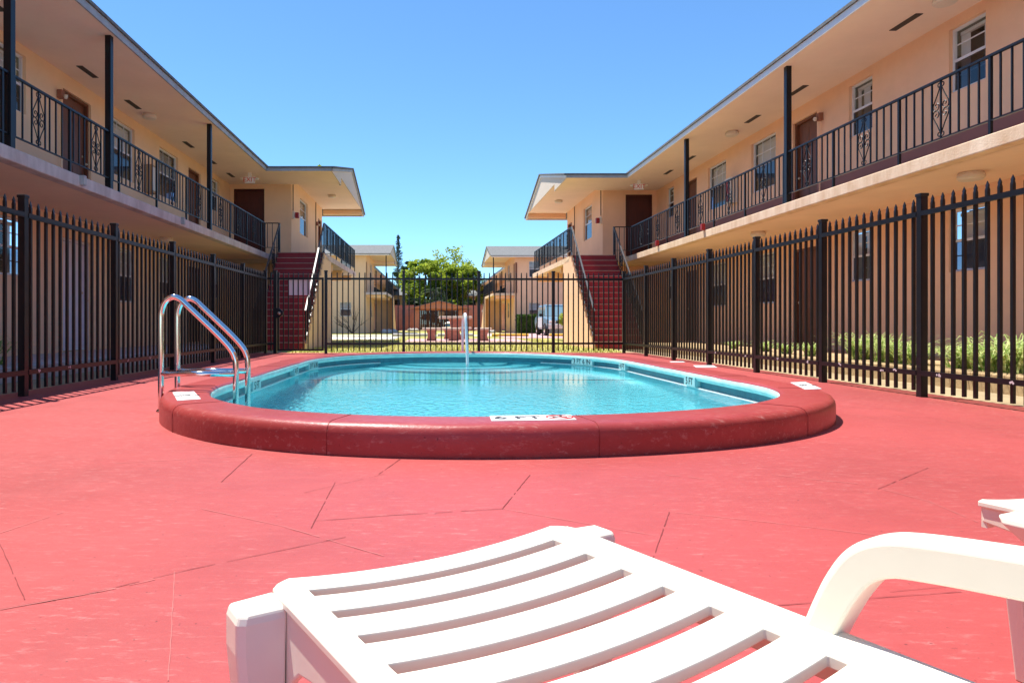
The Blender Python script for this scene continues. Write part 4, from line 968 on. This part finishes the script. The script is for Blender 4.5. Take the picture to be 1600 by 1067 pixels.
# Norfolk pine: whorls of drooping branches
rnd = random.Random(2); t = thing("norfolk_pine", "tall thin pine with tiered branches left of the leafy trees", "pine tree", (-5.2, 105, 0))
MB().tube([(-5.2, 105, -.05), (-5.2, 105, 14.4)], .2, 8, .03).build("trunk", M['bark'], t, smooth=True)
cr = MB()
for k in range(34):
    z = 3.6 + k * .315; L = (.10 + .155 * (14.3 - z)) * rnd.uniform(.65, 1.25)
    for j in range(5):
        a = j * math.pi * .4 + k * .7 + rnd.uniform(-.2, .2); L2 = L * rnd.uniform(.6, 1.1); P0 = Vector((-5.2, 105, z)); d = Vector((math.cos(a), math.sin(a), rnd.uniform(.1, .5)))
        cr.tube([tuple(P0), tuple(P0 + d * L2 * .6), tuple(P0 + d * L2)], .03, 3, .01)
        for q in range(12):
            f = rnd.uniform(.15, 1.05); leaf_faces(cr, P0 + d * L2 * f + Vector((0, 0, .05)), .16, 2, .12, rnd, 1.0)
cr.build("crown", M['needle'], t, fix=False)
def palm(x, y, h, label, seed, L=1.6, skirt=True, lean=.2, nf=26):
    rnd = random.Random(seed); t = thing("palm_tree", label, "palm tree", (x, y, 0))
    MB().tube(spline([(x, y, -.05), (x + lean * .3, y, h * .5), (x + lean, y, h)], 5), .16, 8, .12).build("trunk", M['bark'], t, smooth=True)
    cr = MB(); c = Vector((x + lean, y, h))
    for i in range(nf):
        a = rnd.uniform(0, 6.28); el = rnd.uniform(-.5, 1.2); d = Vector((math.cos(a) * math.cos(el), math.sin(a) * math.cos(el), math.sin(el))); pts = []
        for q in range(7): f = q / 6; pts.append(c + d * L * f + Vector((0, 0, -.55 * L * f * f)))
        for q in range(1, 6):
            ax = (pts[q + 1] - pts[q]).normalized() if q < 6 else d; sd = ax.cross(Vector((0, 0, 1))).normalized()
            for s in (-1, 1):
                for k in range(2):
                    b = pts[q].lerp(pts[q + 1], k / 2); e = b + (sd * s * .38 + ax * .28) * L * .36 + Vector((0, 0, -.12 * L)); w_ = ax * .03
                    cr.add([tuple(b - w_), tuple(b + w_), tuple(e)], [(0, 1, 2)])
        cr.tube([tuple(p) for p in pts], .02, 3, .006)
    cr.build("crown", M['leafdark'] if skirt else M['leaf'], t, fix=False)
palm(-.1, 80, 4.4, "shaggy palm in front of the leafy tree, behind the shelter", 1)
palm(1.6, 81, 4.6, "shaggy palm among the leafy trees, right of the shelter ridge", 4, lean=-.2)
palm(-6.0, 36, 8.55, "palm whose frond tips show above the left gable roof", 6, 1.1, False, 0, 22)
def boxy_hedge(x0, x1, y0, y1, h, label, seed):
    rnd = random.Random(seed); m_ = MB(); m_.box(x0 + .08, x1 - .08, y0 + .08, y1 - .08, -.02, h - .08)
    for _ in range(2600):
        f = rnd.random(); p = [rnd.uniform(x0, x1), rnd.uniform(y0, y1), rnd.uniform(0, h)]
        if f < .55: p[1] = y0 + rnd.uniform(0, .1)
        elif f < .8: p[2] = h - rnd.uniform(0, .1)
        else: p[0] = x0 + rnd.uniform(0, .1)
        leaf_faces(m_, p, .05, 1, .06, rnd)
    tag(m_.build("hedge", M['hedge'], fix=False), label, "hedge")
boxy_hedge(5.65, 7.4, 45.0, 46.2, 1.25, "clipped green hedge against the wall beside the parked car", 3)
def shrub(x, y, h, r, label, seed, m='leaf', n=260, size=.07):
    rnd = random.Random(seed); t = thing("shrub", label, "shrub", (x, y, 0)); st_ = MB(); fo = MB()
    for k in range(7):
        a = rnd.uniform(0, 6.28); e = Vector((x + r * .7 * math.cos(a), y + r * .7 * math.sin(a), h * rnd.uniform(.5, .95))); st_.tube([(x, y, -.02), tuple(Vector((x, y, 0)).lerp(e, .5) + Vector((0, 0, .1))), tuple(e)], .012, 4, .005); leaf_faces(fo, e, r * .45, n // 7, size, rnd)
    st_.build("stem", M['bark'], t); fo.build("foliage", M[m], t, fix=False)
shrub(6.45, 33.2, 1.15, .42, "bright leafy shrub in front of the parked car", 5)
# bare twiggy shrub by the far left block
rnd = random.Random(8); m_ = MB()
for k in range(9):
    a = rnd.uniform(-1.3, 1.3); p = Vector((-5.2, 44.5, 0)); q = p + Vector((math.sin(a) * 1.1, rnd.uniform(-.3, .3), 1.2 * math.cos(a) + .3)); m_.tube([tuple(p), tuple(p.lerp(q, .5) + Vector((.05, 0, .1))), tuple(q)], .025, 4, .008)
    for j in range(3): r_ = q + Vector((rnd.uniform(-.4, .4), 0, rnd.uniform(0, .5))); m_.tube([tuple(p.lerp(q, .6)), tuple(r_)], .012, 3, .004)
tag(m_.build("bare_shrub", M['bark']), "bare twiggy shrub by the wall of the distant left block", "shrub")
for i, (x, y, r, l) in enumerate([(-2.9, 46, .5, "pile of grey rocks at the corner of the distant left block"), (-1.6, 58, .45, "flat grey rock at the left foot of the shelter"), (4.2, 49, .35, "grey rock at the corner of the distant right block")]):
    rnd = random.Random(i + 60); m_ = MB()
    for k in range(3): m_.lathe([(r * .5 * rnd.uniform(.8, 1.1), -.05), (r * .55 * rnd.uniform(.8, 1.2), r * .25), (r * .35, r * .5), (0.02, r * .58)], (x + (k - 1) * r * .6, y + rnd.uniform(-.1, .1), 0), 7)
    tag(m_.build("rock", M['grey'], bevel=.04), l, "rocks")

# grass-like plants along the right wall
def liriope(T, x, y, r, h, n, label, seed, grp):
    rnd = random.Random(seed); b = T(x, y, .15); m_ = MB()
    for _ in range(n):
        a = rnd.uniform(0, 6.28); L = h * rnd.uniform(.6, 1.1); out = r * rnd.uniform(.5, 1.45); o0 = Vector((b[0] + rnd.uniform(-.5, .5) * r * .5, b[1] + rnd.uniform(-.5, .5) * r * .6, .15)); d = Vector((math.cos(a), math.sin(a), 0)); sd = Vector((-d.y, d.x, 0)); prev = None; w0 = .0125
        pts = []
        for q in range(6):
            f = q / 5; p = o0 + d * out * f ** 1.3 + Vector((0, 0, L * (f * 1.9 - f * f * rnd.uniform(1.05, 1.5)))); pts.append((p, w0 * (1 - f) + .0012))
        vs = []; fs = []
        for p, ww in pts: vs += [tuple(p - sd * ww), tuple(p + sd * ww)]
        for q in range(5): fs.append((2 * q, 2 * q + 1, 2 * q + 3, 2 * q + 2))
        m_.add(vs, fs)
    tag(m_.build("spiky_plant", M['blade'], fix=False), label, "plant", grp)
pg = "spiky striped plants along the right wall"
rl = random.Random(17); ordn = "first second third fourth fifth sixth seventh eighth ninth tenth eleventh twelfth thirteenth fourteenth".split()
for i, px in enumerate([1588, 1546, 1504, 1424, 1384, 1344, 1264, 1226, 1196, 1146]):
    x = 5.98 + rl.uniform(-.08, .14); y = x * FPX / (px - 670); s_ = 1.05 if i < 6 else .62
    liriope(RB[1], x, y, .40 * s_ * rl.uniform(.85, 1.15), .38 * s_ * rl.uniform(.85, 1.2), int(105 * s_), "striped spiky plant along the right wall, %s counted from the right frame edge" % ordn[i], 100 + i, pg)
liriope(LB[1], 5.5, 8.4, .4, .45, 110, "dark spiky plant behind the left fence at the frame edge", 200, None)

# ------------------------------------------------------------------ parked car (front three-quarter, nose towards the pool)
def car():
    cx, cy = 6.95, 35.9          # nose at cy, body runs away from the camera
    T = lambda x, y, z: (cx + x, cy + y, z)
    silver = mat("silver_blue_paint", (0.17, 0.29, 0.38), 0.25, metal=0.25, spec=0.7); dark = mat("sky_tinted_car_glass", (0.16, 0.26, 0.31), 0.06, spec=1.0)  # the glass's pale blue base colour carries the sky's reflection
    t = thing("parked_car", "silver blue sport utility vehicle parked nose out beyond the fence", "car", (cx, cy + 2.2, 0))
    sec = [(0.0, .42, .80, .78), (.12, .36, .92, .84), (.9, .34, 1.02, .90), (1.3, .34, 1.06, .91), (3.9, .34, 1.08, .91), (4.45, .36, 1.05, .88), (4.55, .45, .98, .84)]
    m_ = MB(T); vs = []; fs = []
    for y, z0, z1, hw in sec:
        vs += [(-hw * .94, y, z0), (-hw, y, (z0 + z1) / 2), (-hw * .97, y, z1 - .05), (-hw * .86, y, z1), (hw * .86, y, z1), (hw * .97, y, z1 - .05), (hw, y, (z0 + z1) / 2), (hw * .94, y, z0)]
    for k in range(len(sec) - 1):
        for i in range(8): fs.append((k * 8 + i, k * 8 + (i + 1) % 8, k * 8 + 8 + (i + 1) % 8, k * 8 + 8 + i))
    fs += [tuple(range(8)), tuple(range(len(sec) * 8 - 1, len(sec) * 8 - 9, -1))]
    m_.add(vs, fs); m_.build("body", silver, t, smooth=False, bevel=.03)
    cab = [(1.15, .80, 1.05), (1.75, .66, 1.66), (2.1, .64, 1.72), (4.0, .64, 1.70), (4.45, .78, 1.06)]
    m_ = MB(T); vs = []; fs = []
    for y, hw, z in cab: vs += [(-hw, y, z), (hw, y, z)]
    for y, hw in ((1.15, .80), (4.45, .78)): vs += []
    m_.add([(-.66, 1.75, 1.66), (.66, 1.75, 1.66), (.64, 2.2, 1.73), (-.64, 2.2, 1.73), (.64, 4.0, 1.71), (-.64, 4.0, 1.71), (-.68, 1.72, 1.60), (.68, 1.72, 1.60), (.70, 4.1, 1.62), (-.70, 4.1, 1.62)],
           [(0, 1, 2, 3), (3, 2, 4, 5), (6, 7, 1, 0), (8, 9, 5, 4), (7, 8, 4, 2, 1), (9, 6, 0, 3, 5)]); m_.build("roof", silver, t)
    m_ = MB(T); m_.quad((-.76, 1.12, 1.06), (.76, 1.12, 1.06), (.66, 1.73, 1.60), (-.66, 1.73, 1.60)); m_.build("windshield", dark, t, fix=False)
    for s in (-1, 1):
        m_ = MB(T); m_.quad((s * .80, 1.25, 1.06), (s * .80, 4.35, 1.07), (s * .70, 4.1, 1.60), (s * .69, 1.78, 1.60)); m_.build("side_window", dark, t, fix=False)
        m_ = MB(T); m_.beam((s * .775, 1.14, 1.05), (s * .68, 1.74, 1.62), .05, .05); m_.beam((s * .79, 2.5, 1.05), (s * .70, 2.5, 1.62), .06, .03); m_.build("window_pillar", silver, t)
        m_ = MB(T); m_.box(s * .98 - .11, s * .98 + .11, 1.35, 1.45, 1.04, 1.20); m_.build("side_mirror", M['rubber'], t, bevel=.03)
        m_ = MB(T); m_.box(s * .62 - .17, s * .62 + .17, -.02, .08, .68, .82); m_.build("headlight", M['white'], t, bevel=.02)
        m_ = MB(T); m_.box(s * .70 - .10, s * .70 + .10, -.06, .0, .52, .60); m_.build("turn_signal", mat("amber_%d" % s, (.7, .22, .02), .3), t, bevel=.01)
        for yy in (.85, 3.55):
            w_ = MB(); w_.lathe([(.20, -.11), (.33, -.11), (.36, -.08), (.36, .08), (.33, .11), (.20, .11)], T(s * .80, yy, .36), 20, 'x'); wh = w_.build("wheel", M['rubber'], t)
            MB().lathe([(.0, -.125), (.10, -.125), (.20, -.115), (.21, -.09), (.21, .09), (.20, .115), (.10, .125), (0, .125)], T(s * .80, yy, .36), 20, 'x').build("rim", M['chrome'], wh)
    m_ = MB(T); m_.box(-.40, .40, -.03, .06, .66, .82); m_.build("grille", M['rubber'], t, bevel=.01)
    m_ = MB(T); m_.box(-.84, .84, -.10, .12, .38, .64); m_.build("bumper", mat("pale_bumper", (.6, .6, .6), .35), t, bevel=.04)
    m_ = MB(T); m_.box(-.93, -.90, 1.3, 3.1, .45, .98); m_.box(.90, .93, 1.3, 3.1, .45, .98); m_.build("door_panel", mat("white_grey_door", (.62, .64, .66), .3), t, bevel=.01)
    return t
car()

# ------------------------------------------------------------------ sun loungers
def lounger():
    W, LEN, th = 0.514, 1.74, 0.014; TH = R(31.72); ZS = 0.33
    def zt(u, v): s = (u - W / 2) / (W / 2); return ZS - .018 * (v if v < .6 else max(0, 1.2 - v)) - .004 * u - .018 * (1 - min(1, s * s))
    t = thing("sun_lounger", "", "sun lounger", (0, 0, 0), "white resin sun loungers")
    r = .045
    def warp(u, v):
        if v < r: ins = r - math.sqrt(max(0, r * r - (r - v) ** 2)); return ins + u * (W - 2 * ins) / W
        return u
    v0, dv, sw = .0524, .0708, .021
    slots = []
    k = 0
    while v0 + dv * k < .74: slots.append((v0 + dv * k, v0 + dv * k + sw)); k += 1
    v = .86
    while v < 1.62: slots.append((v, v + sw)); v += dv
    us = [0, .012, .0406] + [.0406 + (.4517 - .0406) * i / 18 for i in range(1, 18)] + [.4517, .48, W - .012, W]
    vs_ = sorted({0, .003, .008, .016, .026, .036, r, .74, .80, LEN} | {x for s in slots for x in s})
    def solid(i, j):
        if i < 0 or j < 0 or i >= len(us) - 1 or j >= len(vs_) - 1: return False
        um, vm = (us[i] + us[i + 1]) / 2, (vs_[j] + vs_[j + 1]) / 2
        if .0406 < um < .4517 and any(a < vm < b for a, b in slots): return False
        return True
    def pt(i, j, low):
        u, v = us[i], vs_[j]; uu = warp(u, v); z = zt(uu, v) - (th if low else 0)
        if not low and (v < .004 or u == 0 or u == W): z -= .004
        return (uu, -v, z)
    mb = MB(); idx = {}
    def vid(i, j, low):
        if (i, j, low) not in idx: idx[(i, j, low)] = len(mb.v); mb.v.append(Vector(pt(i, j, low)))
        return idx[(i, j, low)]
    for i in range(len(us) - 1):
        for j in range(len(vs_) - 1):
            if not solid(i, j): continue
            q = [(i, j), (i + 1, j), (i + 1, j + 1), (i, j + 1)]
            mb.f.append(tuple(vid(a, b, 0) for a, b in q)); mb.f.append(tuple(vid(a, b, 1) for a, b in reversed(q)))
            for (a, b, n_) in ((0, 1, (i, j - 1)), (1, 2, (i + 1, j)), (2, 3, (i, j + 1)), (3, 0, (i - 1, j))):
                if not solid(*n_): mb.f.append((vid(*q[a], 0), vid(*q[a], 1), vid(*q[b], 1), vid(*q[b], 0)))
    seat = mb.build("seat", M['plastic'], t, bevel=.003, seg=2)
    # side aprons that swell into the leg roots
    for s in (0, 1):
        x0 = 0.004 if s == 0 else W - .016
        out = [(.045, .0), (.10, -.0), (1.80, -.0)]
        low = [(.060, -.17), (.068, -.135), (.085, -.10), (.115, -.076), (.16, -.066), (.6, -.062), (1.2, -.062), (1.60, -.066), (1.735, -.045)]
        poly = [(-v, zt(0, v) - .006) for v in (.02, .2, .5, .8, 1.2, 1.735)] + [(-v, zt(0, v) + d) for v, d in reversed(low)] + [(-.02, .15)]
        MB().prism(poly, 'x', x0, x0 + .012).build("apron", M['plastic'], t, bevel=.003)
        # legs: hollow-backed blocks standing outside the seat, foot end and head end
        sx = -1 if s == 0 else 1; ex = 0 if s == 0 else W
        for vv in (.045, 1.645):
            ln = .78 if vv > 1 else 0.0
            m_ = MB(); rings = []
            for z, a, b, va, vb in ((.319, -.004, .047, -.020, .024), (.316, -.004, .053, -.025, .029), (.306, -.004, .056, -.026, .031), (.27, -.003, .056, -.026, .031), (.20, -.002, .050, -.022, .031), (.10, 0.0, .050, -.018, .030), (.0, .004, .048, -.014, .028)):
                w2 = vv - ln * (.304 - z); b *= 1.0 if vv < 1 or z > .29 else .62; rings.append([(ex + sx * a, -(w2 + va), z), (ex + sx * b, -(w2 + va + .006), z), (ex + sx * b, -(w2 + vb - .006), z), (ex + sx * (b - .010), -(w2 + vb), z), (ex + sx * a, -(w2 + vb), z)])
            vs2 = [p for rg in rings for p in rg]; n = 5; fs2 = [tuple(range(n)), tuple(range(len(vs2) - n, len(vs2)))]
            for k in range(len(rings) - 1):
                for i in range(n): fs2.append((k * n + i, k * n + (i + 1) % n, (k + 1) * n + (i + 1) % n, (k + 1) * n + i))
            m_.add(vs2, fs2); lg = m_.build("leg", M['plastic'], t, bevel=.005, seg=2)
            # inner rib bracing the leg
            m_ = MB(); a0 = ex + sx * -.012; m_.add([(ex - sx * .002, -(vv + .03), .20), (ex - sx * .002, -(vv + .052), .165), (ex - sx * .03, -(vv + .05), 0), (ex - sx * .03, -(vv + .02), 0), (ex - sx * .016, -(vv + .03), .20), (ex - sx * .016, -(vv + .052), .165), (ex - sx * .042, -(vv + .05), 0), (ex - sx * .042, -(vv + .02), 0)], [(0, 1, 2, 3), (7, 6, 5, 4), (0, 4, 5, 1), (1, 5, 6, 2), (2, 6, 7, 3), (3, 7, 4, 0)])
            m_.build("rib", M['plastic'], lg, bevel=.003)
        if s == 0: continue
        # armrest: a flat band that rises from the seat edge and runs to the head end
        ax = (W - .022) if s else -.012
        path = spline([(.442, .312), (.454, .342), (.468, .372), (.486, .399), (.510, .415), (.545, .423), (.63, .432), (.78, .444), (.95, .452), (1.03, .446), (1.07, .41), (1.09, .31)], 5)
        m_ = MB(); vs3 = []; P = [Vector((p[0], p[1])) for p in [(q[0], q[1]) for q in path]] if False else None
        pp = [Vector((q[0], q[1], 0)) for q in [Vector((a, b, 0)) for a, b in [(p.x, p.y) for p in path]]]
        k = len(pp)
        for i, p in enumerate(pp):
            tg = (pp[min(i + 1, k - 1)] - pp[max(i - 1, 0)]).normalized(); nn = Vector((-tg.y, tg.x, 0)); tt = .0175 + .004 * min(1, i / 25)
            for uu, dd in ((0, -1), (0, .7), (.006, 1), (.034, 1), (.04, .7), (.04, -1)):
                q = p + nn * tt * dd; vs3.append((ax + uu if True else 0, -q.x, q.y))
        n = 6; fs3 = [tuple(range(n)), tuple(range(len(vs3) - n, len(vs3)))]
        for i in range(k - 1):
            for j in range(n): fs3.append((i * n + j, i * n + (j + 1) % n, (i + 1) * n + (j + 1) % n, (i + 1) * n + j))
        m_.add(vs3, fs3); m_.build("armrest", M['plastic'], t, smooth=False, bevel=.003)
    MB().prism([(.006, zt(0, 1.735) - .006), (W * .25, zt(W * .25, 1.735) - .008), (W * .5, zt(W * .5, 1.735) - .008), (W * .75, zt(W * .75, 1.735) - .008), (W - .006, zt(W, 1.735) - .006), (W - .006, ZS - .055), (.006, ZS - .055)], 'y', -1.737, -1.727).build('end_apron', M['plastic'], t)
    # cross rails under the seat
    for v in (.10, .52, 1.2):
        MB().prism([(.02, ZS - .045), (W - .02, ZS - .045), (W - .02, ZS - .085), (.02, ZS - .085)], 'y', -v - .012, -v).build("cross_rail", M['plastic'], t)
    t.rotation_euler = (0, 0, TH)
    return t
l1 = lounger(); l1.location = (-0.2184, 0.8874, 0); l1['label'] = "white resin sun lounger filling the foreground, slotted seat towards the pool"
l2 = copy_tree(l1, (0, 0, 0), "white resin sun lounger cut off by the right frame edge, only a corner showing")
a2 = R(203); l2.rotation_euler = (0, 0, a2); xh = Vector((math.cos(a2), math.sin(a2), 0)); vh = Vector((math.sin(a2), -math.cos(a2), 0))
l2.location = Vector((1.035, 1.295, 0)) - xh * 0.514 - vh * 1.74
